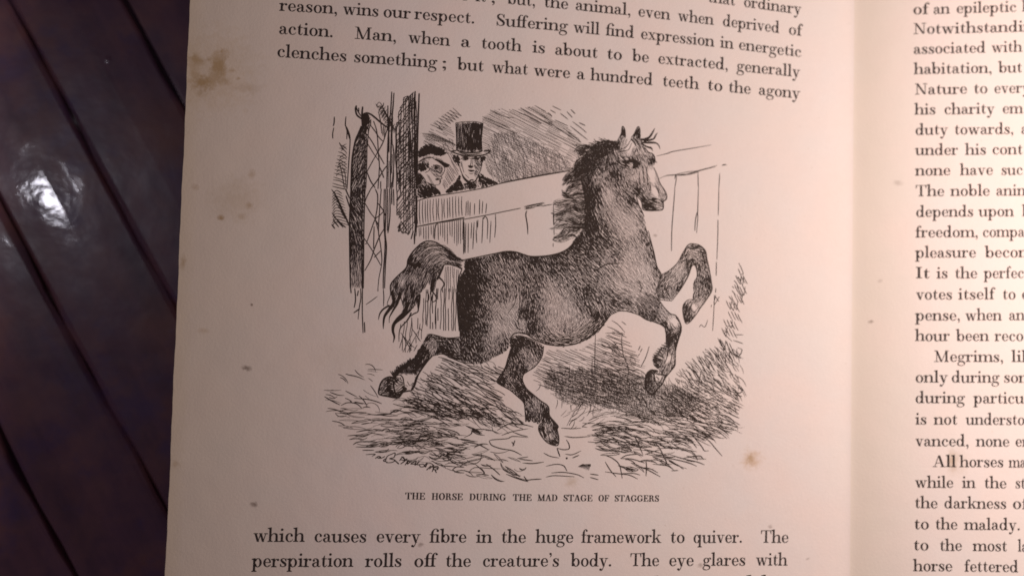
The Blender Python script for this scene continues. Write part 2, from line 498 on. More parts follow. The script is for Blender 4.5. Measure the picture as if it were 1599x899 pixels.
G['m'] = (1.98, [_stem(.27, 0, 1.0), _flag(.27, 1.0), _foot(.27), _arch(.27, .99), _foot(.99), _arch(.99, 1.71), _foot(1.71)])
G['n'] = (1.32, [_stem(.27, 0, 1.0), _flag(.27, 1.0), _foot(.27), _arch(.27, 1.02), _foot(1.02)])
G['o'] = (1.10, [_E(.55, .5, .49, .53, SW, HL)])
G['p'] = (1.28, [_stem(.28, -.56, 1.0), _flag(.28, 1.0), _foot(.28, -.56), _E(.70, .49, .46, .53, SW, HL, -165, 160)])
G['q'] = (1.26, [_stem(.94, -.56, 1.0), _foot(.94, -.56), _E(.52, .49, .46, .53, SW, HL, 15, 345)])
G['r'] = (.96, [_stem(.28, 0, 1.0), _flag(.28, 1.0), _foot(.28, 0, .30, .36), _ST((.36, .58, HL), (.48, .86, HL), (.68, .95, HL)), _D(.78, .85, .14)])
G['s'] = (.92, [_ST((.74, .68, HL), (.64, .90, HL), (.42, .97, .1), (.20, .80, .2), (.40, .56, .26), (.68, .36, .26), (.70, .15, .18), (.48, .02, .1), (.24, .08, HL), (.14, .32, HL)),
               [(.72, .98), (.80, .98), (.80, .62), (.76, .62)], [(.08, .38), (.12, .38), (.17, .02), (.08, .02)]])
G['t'] = (.80, [_ST((.33, 1.0, SW), (.33, .5, SW), (.34, .2, .22), (.44, .05, .13), (.58, .06, HL), (.72, .28, .05)), [(.40, 1.34), (.455, 1.34), (.455, .92), (.06, .92), (.06, .96), (.25, 1.06)], _bar(.2, .72, 1.0)])
G['u'] = (1.32, [_ST((.27, .95, SW), (.27, .4, SW), (.32, .14, .22), (.52, .03, .12), (.74, .12, HL), (.94, .36, HL)), _flag(.27, 1.0), _stem(1.0, 0, 1.0), _flag(1.0, 1.0), _R(1.0, 0, 1.30, SF)])
G['v'] = (1.16, [_diag(.26, .96, .62, 0, SW), _diag(.90, .96, .62, 0, HL), _bar(.02, .54, 1.0), _bar(.70, 1.14, 1.0)])
G['w'] = (1.72, [_diag(.26, .96, .58, 0, SW), _diag(.86, .96, .58, 0, HL), _diag(.86, .96, 1.18, 0, SW), _diag(1.46, .96, 1.18, 0, HL), _bar(.02, .54, 1.0), _bar(.66, 1.06, 1.0), _bar(1.26, 1.70, 1.0)])
G['x'] = (1.16, [_diag(.26, .98, .90, 0.02, SW), _diag(.88, .96, .24, .04, HL), _bar(.02, .52, 1.0), _bar(.68, 1.1, 1.0), _bar(.02, .46, SF), _bar(.64, 1.16, SF)])
G['y'] = (1.16, [_diag(.26, .96, .62, 0, SW), _ST((.92, .96, HL), (.62, .06, HL), (.48, -.3, HL), (.34, -.50, .1), (.22, -.48, .1)), _D(.20, -.40, .14), _bar(.02, .54, 1.0), _bar(.70, 1.14, 1.0)])
G['fi'] = (1.34, [_ST((.34, .0, SW), (.34, .8, SW), (.36, 1.2, SW), (.50, 1.50, .14), (.74, 1.64, HL), (.95, 1.58, .12)), _D(1.0, 1.42, .15), _bar(.04, 1.05, 1.0), _foot(.34), _stem(1.0, 0, 1.0), _foot(1.0)])
G['ff'] = (1.40, [_ST((.34, .0, SW), (.34, .8, SW), (.35, 1.2, SW), (.46, 1.50, .14), (.66, 1.62, HL), (.86, 1.52, HL)), _ST((.96, .0, SW), (.96, .8, SW), (.97, 1.2, SW), (1.04, 1.48, .15), (1.22, 1.63, HL), (1.34, 1.58, HL)), _D(1.36, 1.47, .125), _bar(.04, 1.32, 1.0), _foot(.34), _foot(.96)])
G[','] = (.52, [_D(.24, .13, .145), _ST((.34, .12, .1), (.32, -.14, .1), (.16, -.32, .05))])
G['.'] = (.50, [_D(.24, .13, .15)])
G[';'] = (.56, [_D(.26, .13, .145), _ST((.36, .12, .1), (.34, -.14, .1), (.18, -.32, .05)), _D(.26, .84, .15)])
G['’'] = (.46, [_D(.22, 1.50, .14), _ST((.31, 1.50, .1), (.29, 1.26, .09), (.16, 1.1, .05))])
CH = 1.56
G['T'] = (1.56, [_stem(.78, 0, CH), _foot(.78, 0, .34, .34), _bar(.08, 1.48, CH, HL), [(.08, CH), (.08, CH - .48), (.14, CH - .48), (.24, CH - .08)], [(1.48, CH), (1.48, CH - .48), (1.42, CH - .48), (1.32, CH - .08)]])
G['M'] = (2.10, [_R(.34, .04, .34 + HL, CH - .04), _diag(.38, CH - .02, 1.02, 0, SW), _diag(1.64, CH - .02, 1.02, 0, HL), _stem(1.68, 0, CH), _bar(.06, .70, SF), _foot(1.68), _bar(.08, .48, CH), _bar(1.5, 2.0, CH)])
G['S'] = (1.22, [_ST((1.0, 1.10, HL), (.86, 1.44, HL), (.60, 1.52, .1), (.28, 1.34, .22), (.30, 1.02, .26), (.62, .78, .30), (.96, .52, .28), (.96, .20, .2), (.64, .04, .1), (.34, .12, HL), (.16, .50, HL)),
               [(.98, 1.56), (1.06, 1.56), (1.06, 1.04), (1.01, 1.04)], [(.12, .56), (.17, .56), (.21, 0), (.12, 0)]])
G['N'] = (1.72, [_R(.30, .04, .30 + HL, CH - .04), _R(1.34, .02, 1.34 + HL, CH), _diag(.34, CH - .02, 1.34, .02, SW * 1.1), _bar(.04, .64, SF), _bar(.06, .46, CH), _bar(1.08, 1.68, CH)])
G['I'] = (.82, [_stem(.41, 0, CH), _foot(.41, 0, .34, .34), _head(.41, CH, .34, .34)])
G['A'] = (1.62, [_diag(.76, CH, .28, .03, HL), _diag(.80, CH, 1.28, .03, SW * 1.1), _R(.42, .50, 1.1, .50 + HL), _bar(.02, .56, SF), _bar(.98, 1.58, SF)])
G['H'] = (1.76, [_stem(.42, 0, CH), _stem(1.34, 0, CH), _foot(.42), _head(.42), _foot(1.34), _head(1.34), _R(.5, .76, 1.3, .76 + HL)])
G['E'] = (1.46, [_stem(.42, 0, CH), _bar(.10, 1.34, SF), _bar(.10, 1.30, CH), _R(.5, .76, .98, .76 + HL), _R(.94, .56, .94 + HL, 1.06), [(1.34, 0), (1.40, .46), (1.33, .46), (1.2, .08)], [(1.30, CH), (1.30, CH - .42), (1.24, CH - .42), (1.14, CH - .08)]])
G['F'] = (1.38, [_stem(.42, 0, CH), _foot(.42, 0, .32, .36), _bar(.10, 1.28, CH), _R(.5, .74, .98, .74 + HL), _R(.94, .54, .94 + HL, 1.04), [(1.28, CH), (1.28, CH - .46), (1.22, CH - .46), (1.12, CH - .08)]])
G['O'] = (1.62, [_E(.81, CH / 2, .70, CH / 2 + .03, .29, HL)])
G['R'] = (1.66, [_stem(.42, 0, CH), _foot(.42), _bar(.10, .8, CH), _E(.76, 1.17, .48, .39, .26, HL, -92, 92), _R(.5, .76, .8, .76 + HL), _ST((.88, .78, HL), (1.12, .62, .2), (1.18, .24, .25), (1.34, .03, .1), (1.54, .16, .05))])
G['D'] = (1.66, [_stem(.42, 0, CH), _bar(.10, .8, SF), _bar(.10, .8, CH), _E(.76, CH / 2, .78, CH / 2, .29, HL, -93, 93)])
G['U'] = (1.70, [_ST((.42, CH, SW), (.42, .6, SW), (.48, .22, .22), (.82, .03, .1), (1.16, .18, HL), (1.28, .55, HL), (1.28, CH, HL)), _head(.42, CH), _bar(1.02, 1.58, CH)])
G['G'] = (1.70, [_E(.80, CH / 2, .70, CH / 2 + .03, .29, HL, 42, 330), _stem(1.32, .12, .68), _bar(.98, 1.62, .74), [(1.38, CH), (1.38, .98), (1.33, .98), (1.22, 1.3)]])

def split_ligs(t):
    out, i = [], 0
    while i < len(t):
        if t[i:i + 2] in ('fi', 'ff') : out.append(t[i:i + 2]); i += 2
        else: out.append(t[i]); i += 1
    return out

def set_word(ink, text, x0, x1, base, xh, lean=0.0, slab=1.0):
    """one word between x0 and x1 on the curve y = base(x); xh = x-height in pixels, lean = dx per dy of the uprights"""
    gl = split_ligs(text)
    adv = sum(G[g][0] for g in gl) - .12
    sx = (x1 - x0) / adv
    cx = -.06
    for g_ in gl:
        a, parts = G[g_]
        jy = .012 * rng.standard_normal(); 
        fat = 1.0
        def tr(p):
            p = np.asarray(p, float)
            X = x0 + (cx + p[:, 0]) * sx
            Y = (p[:, 1] + jy) * xh
            return np.stack([X + Y * lean, base(X) - Y], 1)
        for q in parts:
            if isinstance(q, tuple): ink.quads(tr(q[1])[None], tr(q[2])[None])
            else: ink.poly(tr(q))
        cx += a

def baseline(pts, deg=2):
    p = np.array(pts, float)
    c = np.polyfit(p[:, 0] - 800, p[:, 1], min(deg, len(p) - 1))
    return lambda x: np.polyval(c, np.asarray(x) - 800)

def xheight(x, y):
    u = (x - 400) / 840.0; v = (y - 50) / 815.0
    if x < 1330: gap = 36 - 3.0 * u + 3.0 * v
    else: gap = 31.0 + 2.0 * v
    return gap * .347
def leaning(x): return float(np.interp(x, [290, 437, 1250, 1427, 1600], [.043, .047, .022, .0, -.004]))

def set_line(ink, words, base, k=1.0):
    for t, a, b in words:
        xm = (a + b) / 2; ym = float(base(xm))
        set_word(ink, t, a, b, base, xheight(xm, ym) * k, leaning(xm))
# ================================================================== the printed words
txt = Ink()
set_line(txt, [('that', 1106, 1148), ('ordinary', 1162, 1251)], baseline([(1106, 4), (1148, 9), (1175, 12.5), (1240, 22)], 1))
set_line(txt, [('re', 704, 732), ('it', 743, 759), (';', 767, 774), ('but,', 793, 836), ('the', 850, 887), ('animal,', 899, 985), ('even', 997, 1046), ('when', 1059, 1114), ('deprived', 1129, 1217), ('of', 1232, 1252)],
         baseline([(749, 2.3), (800, 7.5), (851, 12), (899, 16), (972, 23.5), (1045, 31.5), (1114, 39), (1217, 52), (1240, 55.7)]))
set_line(txt, [('reason,', 437, 527), ('wins', 536, 591), ('our', 599, 641), ('respect.', 648, 741), ('Suffering', 775, 886), ('will', 896, 936), ('find', 946, 990), ('expression', 1001, 1115), ('in', 1125, 1145), ('energetic', 1154, 1251)],
         baseline([(440, 17.5), (518, 21.5), (590, 26.7), (735, 38), (885, 49), (990, 60), (1115, 73), (1250, 90)]))
set_line(txt, [('action.', 436, 520), ('Man,', 554, 619), ('when', 638, 702), ('a', 720, 734), ('tooth', 752, 814), ('is', 832, 851), ('about', 867, 933), ('to', 948, 971), ('be', 988, 1013), ('extracted,', 1028, 1137), ('generally', 1151, 1249)],
         baseline([(436, 53.5), (520, 58), (612, 65), (701, 72.6), (814, 81.6), (933, 90.6), (1013, 97.7), (1137, 110), (1248, 121)]))
set_line(txt, [('clenches', 433, 541), ('something', 553, 682), (';', 690, 698), ('but', 715, 755), ('what', 769, 824), ('were', 834, 890), ('a', 901, 913), ('hundred', 923, 1019), ('teeth', 1035, 1091), ('to', 1105, 1128), ('the', 1138, 1172), ('agony', 1185, 1249)],
         baseline([(434, 89.5), (540, 97), (682, 105.5), (755, 112), (823, 117.5), (912, 125), (1018, 133.7), (1090, 140), (1171, 147), (1248, 154)]))
b1 = baseline([(396, 845), (530, 845.6), (655, 847), (767, 847), (895, 846.6), (1031, 846.4), (1230, 847)])
set_line(txt, [('which', 396, 475), ('causes', 491, 572), ('every', 588, 656), ('fibre', 671, 728), ('in', 744, 768), ('the', 783, 821), ('huge', 837, 895), ('framework', 908, 1032), ('to', 1047, 1069), ('quiver.', 1083, 1159), ('The', 1188, 1231)], b1)
b2 = baseline([(394, 884.3), (550, 884.6), (735, 884.4), (872, 883.6), (1029, 882.6), (1228, 882.3)])
set_line(txt, [('perspiration', 394, 551), ('rolls', 571, 627), ('off', 647, 681), ('the', 696, 735), ('creature’s', 754, 873), ('body.', 892, 955), ('The', 984, 1029), ('eye', 1045, 1083), ('glares', 1098, 1164), ('with', 1181, 1229)], b2)
b3 = baseline([(394, 924), (800, 921.5), (1228, 917.5)])
set_line(txt, [('f', 858, 872), ('i', 903, 911), ('d', 1012, 1030), ('l', 1166, 1175), ('d', 1180, 1198)], b3)
txt.build('printed_text', INK, page_left)

cap = Ink()
b0 = baseline([(633, 779), (722, 780.2), (800, 781), (900, 782), (1029, 782.4)])
for t, a, b in [('THE', 633, 663.5), ('HORSE', 674, 722.5), ('DURING', 733, 790), ('THE', 801, 830), ('MAD', 839.5, 870.5), ('STAGE', 880, 925), ('OF', 934.5, 951), ('STAGGERS', 960, 1029)]:
    for o_ in (-.28, .28): set_word(cap, t, a + o_, b + o_, b0, (10.6 - (a - 633) * .0022) / 1.56, leaning((a + b) / 2))
cap.build('caption', INK, page_left)

rt = Ink()
right = [(23.0, [('of', 1426.5, 1450), ('an', 1458, 1483), ('epileptic', 1494, 1587), ('h', 1597, 1609)]),
 (53.8, [('Notwithstanding', 1427, 1627)]),
 (84.8, [('associated', 1427, 1539), ('with', 1549, 1596)]),
 (116.3, [('habitation,', 1428, 1549), ('but', 1560, 1596)]),
 (147.9, [('Nature', 1429, 1510), ('to', 1521, 1542), ('every', 1553, 1608)]),
 (179.3, [('his', 1429, 1461), ('charity', 1475, 1553), ('em', 1566, 1597)]),
 (211.0, [('duty', 1430, 1480), ('towards,', 1491, 1583), ('a', 1595, 1606)]),
 (242.6, [('under', 1430, 1496), ('his', 1508, 1540), ('cont', 1550, 1597)]),
 (274.3, [('none', 1430, 1484), ('have', 1500, 1550.5), ('suc', 1564, 1597)]),
 (306.6, [('The', 1430, 1474.5), ('noble', 1485, 1545.5), ('anim', 1556, 1609)]),
 (338.8, [('depends', 1431, 1520), ('upon', 1529, 1583), ('h', 1597, 1609)]),
 (370.7, [('freedom,', 1430, 1527.5), ('compa', 1535, 1600)]),
 (402.4, [('pleasure', 1430, 1524), ('becom', 1539, 1613)]),
 (434.6, [('It', 1430, 1452), ('is', 1463, 1480), ('the', 1491.5, 1526), ('perfec', 1537, 1599)]),
 (467.6, [('votes', 1431, 1487), ('itself', 1497, 1553), ('to', 1566, 1586), ('e', 1596, 1606)]),
 (500.2, [('pense,', 1430, 1499.5), ('when', 1508, 1564), ('an', 1576, 1600)]),
 (532.2, [('hour', 1430, 1483), ('been', 1494, 1544), ('reco', 1554, 1598)]),
 (564.6, [('Megrims,', 1459, 1567), ('lik', 1580, 1611)]),
 (596.8, [('only', 1430, 1480), ('during', 1486.5, 1560.5), ('som', 1568, 1613)]),
 (629.0, [('during', 1430, 1506.5), ('particu', 1521, 1599)]),
 (662.3, [('is', 1430, 1447), ('not', 1459, 1495), ('understo', 1509, 1600)]),
 (696.0, [('vanced,', 1430, 1513), ('none', 1525, 1576), ('en', 1586, 1610)]),
 (728.3, [('All', 1457, 1493), ('horses', 1499.5, 1567), ('ma', 1576, 1602)]),
 (760.8, [('while', 1429.5, 1488.5), ('in', 1503, 1523), ('the', 1537.5, 1571.5), ('st', 1586, 1601)]),
 (792.6, [('the', 1429, 1464), ('darkness', 1475, 1571.5), ('of', 1582, 1605)]),
 (825.6, [('to', 1428, 1450.5), ('the', 1461, 1495), ('malady.', 1506.5, 1593)]),
 (858.6, [('to', 1427, 1450), ('the', 1468, 1502), ('most', 1520, 1572.5), ('la', 1590, 1605)]),
 (890.8, [('horse', 1427, 1487), ('fettered', 1506.5, 1590)])]
for y, ws in right:
    s = np.interp(y, [23, 211, 890], [-.026, -.010, .012])
    set_line(rt, ws, (lambda y, s: (lambda x: y + s * (np.asarray(x) - 1430)))(y, s), 1.02)
rt.build('printed_text', INK, page_right)
# ================================================================== the wood engraving
TILES = {'A1': (505, 140, 5.8), 'A2': (725, 140, 5.8), 'A3': (945, 140, 5.8), 'B1': (505, 295, 5.8), 'B2': (725, 295, 5.8), 'B3': (945, 295, 5.8),
         'C1': (505, 450, 5.8), 'C2': (725, 450, 5.8), 'C3': (945, 450, 5.8), 'D1': (505, 605, 5.8), 'D2': (725, 605, 5.8), 'D3': (945, 605, 5.8),
         'HD': (950, 190, 5.99), 'MN': (850, 210, 4.733), 'FC': (640, 180, 6.9125), 'TL': (580, 365, 5.2875), 'HL': (580, 510, 7.494),
         'HF': (770, 520, 4.992), 'FL': (980, 370, 3.593), 'BD': (640, 360, 3.9), 'P': (0, 0, 1.0)}
def T(tile, *pts):
    x, y, s = TILES[tile]
    return [(x + p[0] / s, y + p[1] / s) + tuple(p[2:]) for p in pts]

def inside(P, poly):
    P = np.asarray(P, float); sh = P.shape[:-1]; P = P.reshape(-1, 2)
    q = np.asarray(poly, float)[:, :2]
    x, y = P[:, 0], P[:, 1]; r = np.zeros(len(P), bool)
    j = len(q) - 1
    for i in range(len(q)):
        c = ((q[i, 1] > y) != (q[j, 1] > y))
        den = (q[j, 1] - q[i, 1]); den = den if abs(den) > 1e-9 else 1e-9
        r ^= c & (x < (q[j, 0] - q[i, 0]) * (y - q[i, 1]) / den + q[i, 0])
        j = i
    return r.reshape(sh)

def blend(ctrl, P, pw=4.2):
    """smooth field through control values (x, y, v...)"""
    c = np.asarray(ctrl, float); sh = P.shape[:-1]; Q = P.reshape(-1, 2)
    out = np.empty((len(Q), c.shape[1] - 2))
    for i in range(0, len(Q), 20000):
        q = Q[i:i + 20000]
        d = np.sqrt(((q[:, None, :] - c[None, :, :2]) ** 2).sum(-1)) + 1.5
        w = d ** -pw; w /= w.sum(1, keepdims=True)
        out[i:i + 20000] = w @ c[:, 2:]
    return out.reshape(sh + (c.shape[1] - 2,))

def flow(ctrl):
    c = np.asarray(ctrl, float)
    a = np.radians(c[:, 2]) * 2
    cc = np.column_stack([c[:, :2], np.cos(a), np.sin(a)])
    def f(P):
        v = blend(cc, P, 2.5)
        return .5 * np.arctan2(v[..., 1], v[..., 0])
    return f
def const(a): return lambda P: np.full(P.shape[:-1], math.radians(a))

def fur(ink, poly, tone, angle, step=2.6, length=9.0, k=6, turn=0.10, gain=1.0, wmax=2.6, wmin=.35, bend=0.12, cut=.04, fringe=0.0):
    """short graver strokes covering a region; tone (0..1) sets how much paper each stroke covers"""
    q = np.asarray(poly, float)[:, :2]
    x0, y0 = q.min(0) - 2; x1, y1 = q.max(0) + 2
    area = .5 * abs(np.dot(q[:, 0], np.roll(q[:, 1], 1)) - np.dot(q[:, 1], np.roll(q[:, 0], 1)))
    lx, ly = np.meshgrid(np.arange(x0, x1, step * 1.12), np.arange(y0, y1, step * 1.35))
    lx = lx + (np.arange(lx.shape[0]) % 2)[:, None] * step * .56
    P = np.stack([lx, ly], -1).reshape(-1, 2)
    P = P + (rng.random(P.shape) - .5) * step * np.array([.45, 1.2])
    P = P[inside(P, q)]
    if len(P) == 0: return
    rho = len(P) / max(area, 1)
    shade = (lambda X: np.clip(.64 + 1.6 * ((tone(X) if callable(tone) else blend(tone, X)[..., 0] if not np.isscalar(tone) else np.full(X.shape[:-1], float(tone))) - .68), 0, .97))
    tn = shade(P)
    ok = tn > cut; P, tn = P[ok], tn[ok]
    if len(P) == 0: return
    L = length * (.7 + .6 * rng.random(len(P)))
    off = turn * rng.standard_normal(len(P)); bd = bend * rng.standard_normal(len(P))
    ang = angle(P) + off
    h = L / (k - 1)
    Q = np.empty((len(P), k, 2)); c = k // 2
    Q[:, c] = P
    for i in range(c + 1, k):
        a = ang + bd * (i - c) / k * 2
        Q[:, i] = Q[:, i - 1] + np.stack([np.cos(a), np.sin(a)], 1) * h[:, None]
    for i in range(c - 1, -1, -1):
        a = ang + bd * (i - c) / k * 2
        Q[:, i] = Q[:, i + 1] - np.stack([np.cos(a), np.sin(a)], 1) * h[:, None]
    tq = shade(Q)
    w = (tq + .34 * (-np.log(1 - np.clip(tq, 0, .985)) - tq)) / (rho * length * .86) * gain
    prof = np.sin(np.linspace(.2, np.pi - .14, k)) ** .5
    Wd = np.clip(w * (.85 + .3 * rng.random(len(P)))[:, None], wmin, wmax) * prof[None, :]
    ins = inside(Q, q) | (rng.random(len(P)) < fringe)[:, None]
    for i in range(c + 1, k):
        bad = ~ins[:, i]; Q[bad, i] = Q[bad, i - 1] + .001 * (Q[bad, i] - Q[bad, i - 1]); ins[:, i] &= ins[:, i - 1]; ins[bad, i:] = False
        bad = ~ins[:, i]; Q[bad, i] = Q[bad, i - 1] + .001
    for i in range(c - 1, -1, -1):
        bad = ~ins[:, i]; ins[bad, :i + 1] = False
        Q[bad, i] = Q[bad, i + 1] - .001
    Wd = np.where(ins, Wd, Wd * .25)
    ink.ribbons(Q, Wd)

def ruling(ink, poly, deg, gap, w, wob=.35, brk=.10, seg=9.0, tone=None, jit=.15):
    """long parallel graver lines clipped to a region, breaking here and there"""
    q = np.asarray(poly, float)[:, :2]
    a = math.radians(deg); d = np.array([math.cos(a), math.sin(a)]); n = np.array([-d[1], d[0]])
    u = q @ d; v = q @ n
    for t in np.arange(v.min() + gap * .5, v.max(), gap):
        t += gap * jit * rng.standard_normal()
        s = np.arange(u.min(), u.max(), 2.2)
        ph = rng.random() * 9
        X = s[:, None] * d + (t + wob * np.sin(s / 11 + ph) + wob * .5 * np.sin(s / 4.3 + ph * 2))[:, None] * n
        ok = inside(X, q)
        cut = np.repeat(rng.random(len(s) // 5 + 1) < brk, 5)[:len(s)]
        ok &= ~cut
        ww = w * (.8 + .4 * rng.random())
        tt = blend(tone, X)[:, 0] if tone is not None else np.ones(len(s))
        ok &= tt > .06
        i = 0
        while i < len(s):
            if not ok[i]: i += 1; continue
            j = i
            while j < len(s) and ok[j]: j += 1
            if j - i >= 3:
                e = np.minimum(np.arange(j - i) + 1, np.arange(j - i)[::-1] + 1)
                ink.ribbon(X[i:j], ww * np.minimum(1, .45 + .3 * e) * np.sqrt(tt[i:j]))
            i = j

def line(ink, pts, w=1.3, taper=.5, n=5, wob=.0):
    """one cut line through traced points; a third column gives its own width"""
    p = np.asarray(pts, float)
    q = smooth(p, n)
    W_ = q[:, 2] if q.shape[1] > 2 else np.full(len(q), w)
    k = len(q); e = np.minimum(np.linspace(0, 1, k), np.linspace(1, 0, k)) * 2
    W_ = W_ * (1 - taper + taper * np.minimum(1, e * 2.2)) * (1 + .12 * rng.standard_normal(k).cumsum() / max(3, k ** .5))
    xy = q[:, :2] + wob * rng.standard_normal((k, 2))
    ink.ribbon(xy, np.maximum(W_, .25))
def lines(ink, tile, w, *chains, **kw):
    for c in chains: line(ink, T(tile, *c), w, **kw)
def blot(ink, pts, n=4):
    p = np.asarray(pts, float); p = np.vstack([p, p[:1]])
    ink.poly(smooth(p, n)[:-1])

def scribble(ink, poly, ctrl_angle, step, L, w, turn=.25, bend=.4, keep=1.0, k=7, twin=0.0):
    """loose separate pen-like strokes, for straw and grass"""
    q = np.asarray(poly, float)[:, :2]
    x0, y0 = q.min(0); x1, y1 = q.max(0)
    sx = step * 2.2; sy = step
    sx *= .94; sy *= .94; L *= .95
    P = np.stack(np.meshgrid(np.arange(x0, x1, sx), np.arange(y0, y1, sy)), -1).reshape(-1, 2)
    P += (rng.random(P.shape) - .5) * np.array([sx, sy]) * 1.3
    P = P[inside(P, q)]; P = P[rng.random(len(P)) < keep]
    if len(P) == 0: return
    a = ctrl_angle(P) + turn * rng.standard_normal(len(P)); b = bend * rng.standard_normal(len(P))
    ln = L * (.45 + 1.0 * rng.random(len(P)))
    s = np.linspace(-.5, .5, k)
    aa = a[:, None] + b[:, None] * s[None, :] * 2
    st = np.stack([np.cos(aa), np.sin(aa)], -1) * (ln / (k - 1))[:, None, None]
    Q = P[:, None, :] + np.cumsum(st, 1) - st.sum(1, keepdims=True) / 2
    ww = w * .84 * (.5 + .9 * rng.random(len(P)))
    pr = (1 - np.abs(np.linspace(-.75, .95, k)) ** 2.2 * .75)
    ink.ribbons(Q, ww[:, None] * pr[None, :])
    if twin:                                             # a second edge turns some strokes into blades of straw
        m_ = rng.random(len(P)) < twin
        c0, c1 = Q[m_, :1], Q[m_, -1:]
        t_ = np.linspace(0, 1, k)[None, :, None]
        ch = c1 - c0; nn = np.concatenate([-ch[..., 1:], ch[..., :1]], -1)
        base_ = c0 + ch * t_
        off = ((Q[m_] - base_) * nn).sum(-1, keepdims=True) / np.maximum((nn * nn).sum(-1, keepdims=True), 1e-6)
        bul = (.05 + .07 * rng.random(m_.sum()))[:, None, None] * np.sin(np.pi * t_) * np.sign(off.mean(1, keepdims=True) + 1e-9)
        ink.ribbons(base_ + nn * (off - bul), (ww[m_] * .8)[:, None] * pr[None, :])

engraving = empty('engraving', (0, 0, 0), book)
engraving['label'] = 'wood engraving of a dark horse leaping in a fenced yard'

# ------------------------------------------------------------------ the horse
H = Ink()
back = T('B2', (0, 640), (70, 628), (150, 618), (280, 590), (330, 574), (370, 565), (420, 561), (460, 562), (530, 582), (600, 608), (650, 613), (740, 600), (850, 580), (920, 548), (975, 500), (1000, 455), (1040, 400), (1085, 330), (1105, 200), (1090, 90))
crest = T('MN', (290, 430), (268, 330), (262, 250), (280, 170), (330, 100), (390, 55), (450, 45), (520, 55), (548, 50))
ears = T('HD', (84, 186), (100, 155), (122, 110), (130, 55), (138, 48), (155, 80), (162, 120), (160, 150), (180, 165), (215, 150), (245, 110), (268, 60), (284, 48), (296, 75), (300, 150), (312, 175))
face = T('HD', (340, 240), (375, 285), (410, 300), (430, 325), (440, 370), (425, 430), (455, 495), (485, 580), (515, 625), (540, 670), (545, 720), (515, 750), (515, 800), (500, 825), (440, 832), (370, 832), (325, 820), (315, 770), (305, 735), (285, 705), (258, 690), (250, 690))
throat = T('HD', (262, 730), (285, 780), (310, 830), (335, 890)) + T('B3', (372, 330), (395, 430), (420, 500), (445, 560), (460, 650), (475, 720), (505, 775))
chest_low = T('C3', (497, 20), (488, 70), (440, 60), (420, 75)) 
body = back + crest + ears + face + throat + T('C3', (500, 0), (495, 60), (510, 150), (480, 270), (440, 300), (380, 285), (300, 240), (220, 210), (130, 210), (50, 250), (0, 325)) + \
    T('C2', (1276, 330), (1240, 375), (1200, 410), (1130, 460), (1020, 510), (900, 532), (800, 520), (720, 505), (640, 450), (560, 420), (480, 425), (412, 470), (410, 540), (360, 590), (270, 630), (200, 672), (130, 690), (60, 685), (0, 675)) + \
    T('C1', (1240, 655), (1240, 430), (1225, 320), (1215, 200), (1212, 60)) + T('B1', (1210, 890), (1222, 830), (1250, 765), (1276, 735))
tone_body = T('BD', (345, 205, .96), (318, 300, .97), (300, 450, .97), (312, 600, .975), (360, 300, .93), (370, 460, .93), (450, 170, .84), (600, 140, .93), (600, 225, .68), (520, 260, .70), (450, 300, .88), (400, 400, .92), (420, 500, .84), (480, 400, .70), (560, 400, .70),
    (560, 470, .46), (620, 520, .44), (640, 400, .56), (668, 440, .40), (690, 500, .86), (700, 400, .75), (640, 550, .52), (665, 592, .30), (520, 620, .45), (500, 680, .58), (455, 600, .86), (570, 690, .72), (600, 740, .85), (350, 700, .87), (420, 700, .82),
    (760, 175, .90), (700, 240, .80), (780, 280, .82), (880, 240, .80), (900, 150, .86), (1000, 100, .93), (960, 160, .76), (850, 340, .52), (880, 420, .44), (950, 460, .36), (850, 540, .46), (900, 600, .50), (1000, 560, .48), (1080, 540, .58), (780, 480, .66),
    (750, 560, .80), (850, 655, .76), (950, 685, .84), (1050, 645, .78), (1120, 600, .82), (730, 620, .86), (1050, 430, .80), (1000, 380, .70), (1120, 480, .86), (1150, 445, .66), (1200, 525, .86), (1180, 460, .55), (1250, 440, .84), (1100, 250, .72), (1200, 200, .60),
    (1200, 300, .60), (1300, 300, .50), (1330, 220, .44), (1250, 120, .72), (1350, 150, .46), (1300, 380, .58), (1400, 385, .22), (1440, 250, .32), (1480, 330, .52), (1500, 255, .80), (1400, 330, .55), (1420, 120, .50), (1450, 60, .76), (1470, 130, .8), (1100, 120, .82), (1180, 60, .84), (1330, 440, .75)) + \
    T('MN', (330, 600, .94), (320, 450, .92), (400, 500, .86), (350, 700, .92), (420, 700, .84), (450, 580, .60), (480, 430, .44), (560, 600, .48), (620, 700, .38), (560, 500, .66), (420, 330, .60), (440, 200, .76), (520, 300, .88), (600, 350, .72), (640, 420, .66), (650, 500, .88), (690, 600, .62), (680, 560, .48), (360, 120, .78), (480, 90, .76), (320, 250, .78), (420, 140, .74), (440, 70, .8)) + \
    T('HD', (140, 90, .93), (60, 220, .86), (275, 100, .94), (185, 225, .14), (210, 190, .22), (190, 280, .22), (160, 385, .93), (230, 350, .88), (285, 400, .94), (262, 300, .55), (320, 290, .55), (395, 315, .70), (425, 370, .93), (300, 470, .40), (330, 400, .46), (240, 520, .32), (260, 585, .62), (150, 500, .70), (200, 560, .64),
      (180, 620, .74), (100, 520, .88), (262, 640, .97), (300, 690, .90), (330, 560, .48), (385, 590, .62), (360, 680, .5), (375, 640, .6), (420, 560, .06), (430, 640, .0), (450, 695, .03), (412, 500, .25), (462, 560, .45), (490, 640, .50), (522, 690, .55), (400, 470, .25), (430, 735, .90), (460, 765, .6), (345, 770, .93), (390, 790, .93), (480, 800, .72), (430, 825, .95), (330, 720, .92), (512, 765, .86), (240, 395, .35))
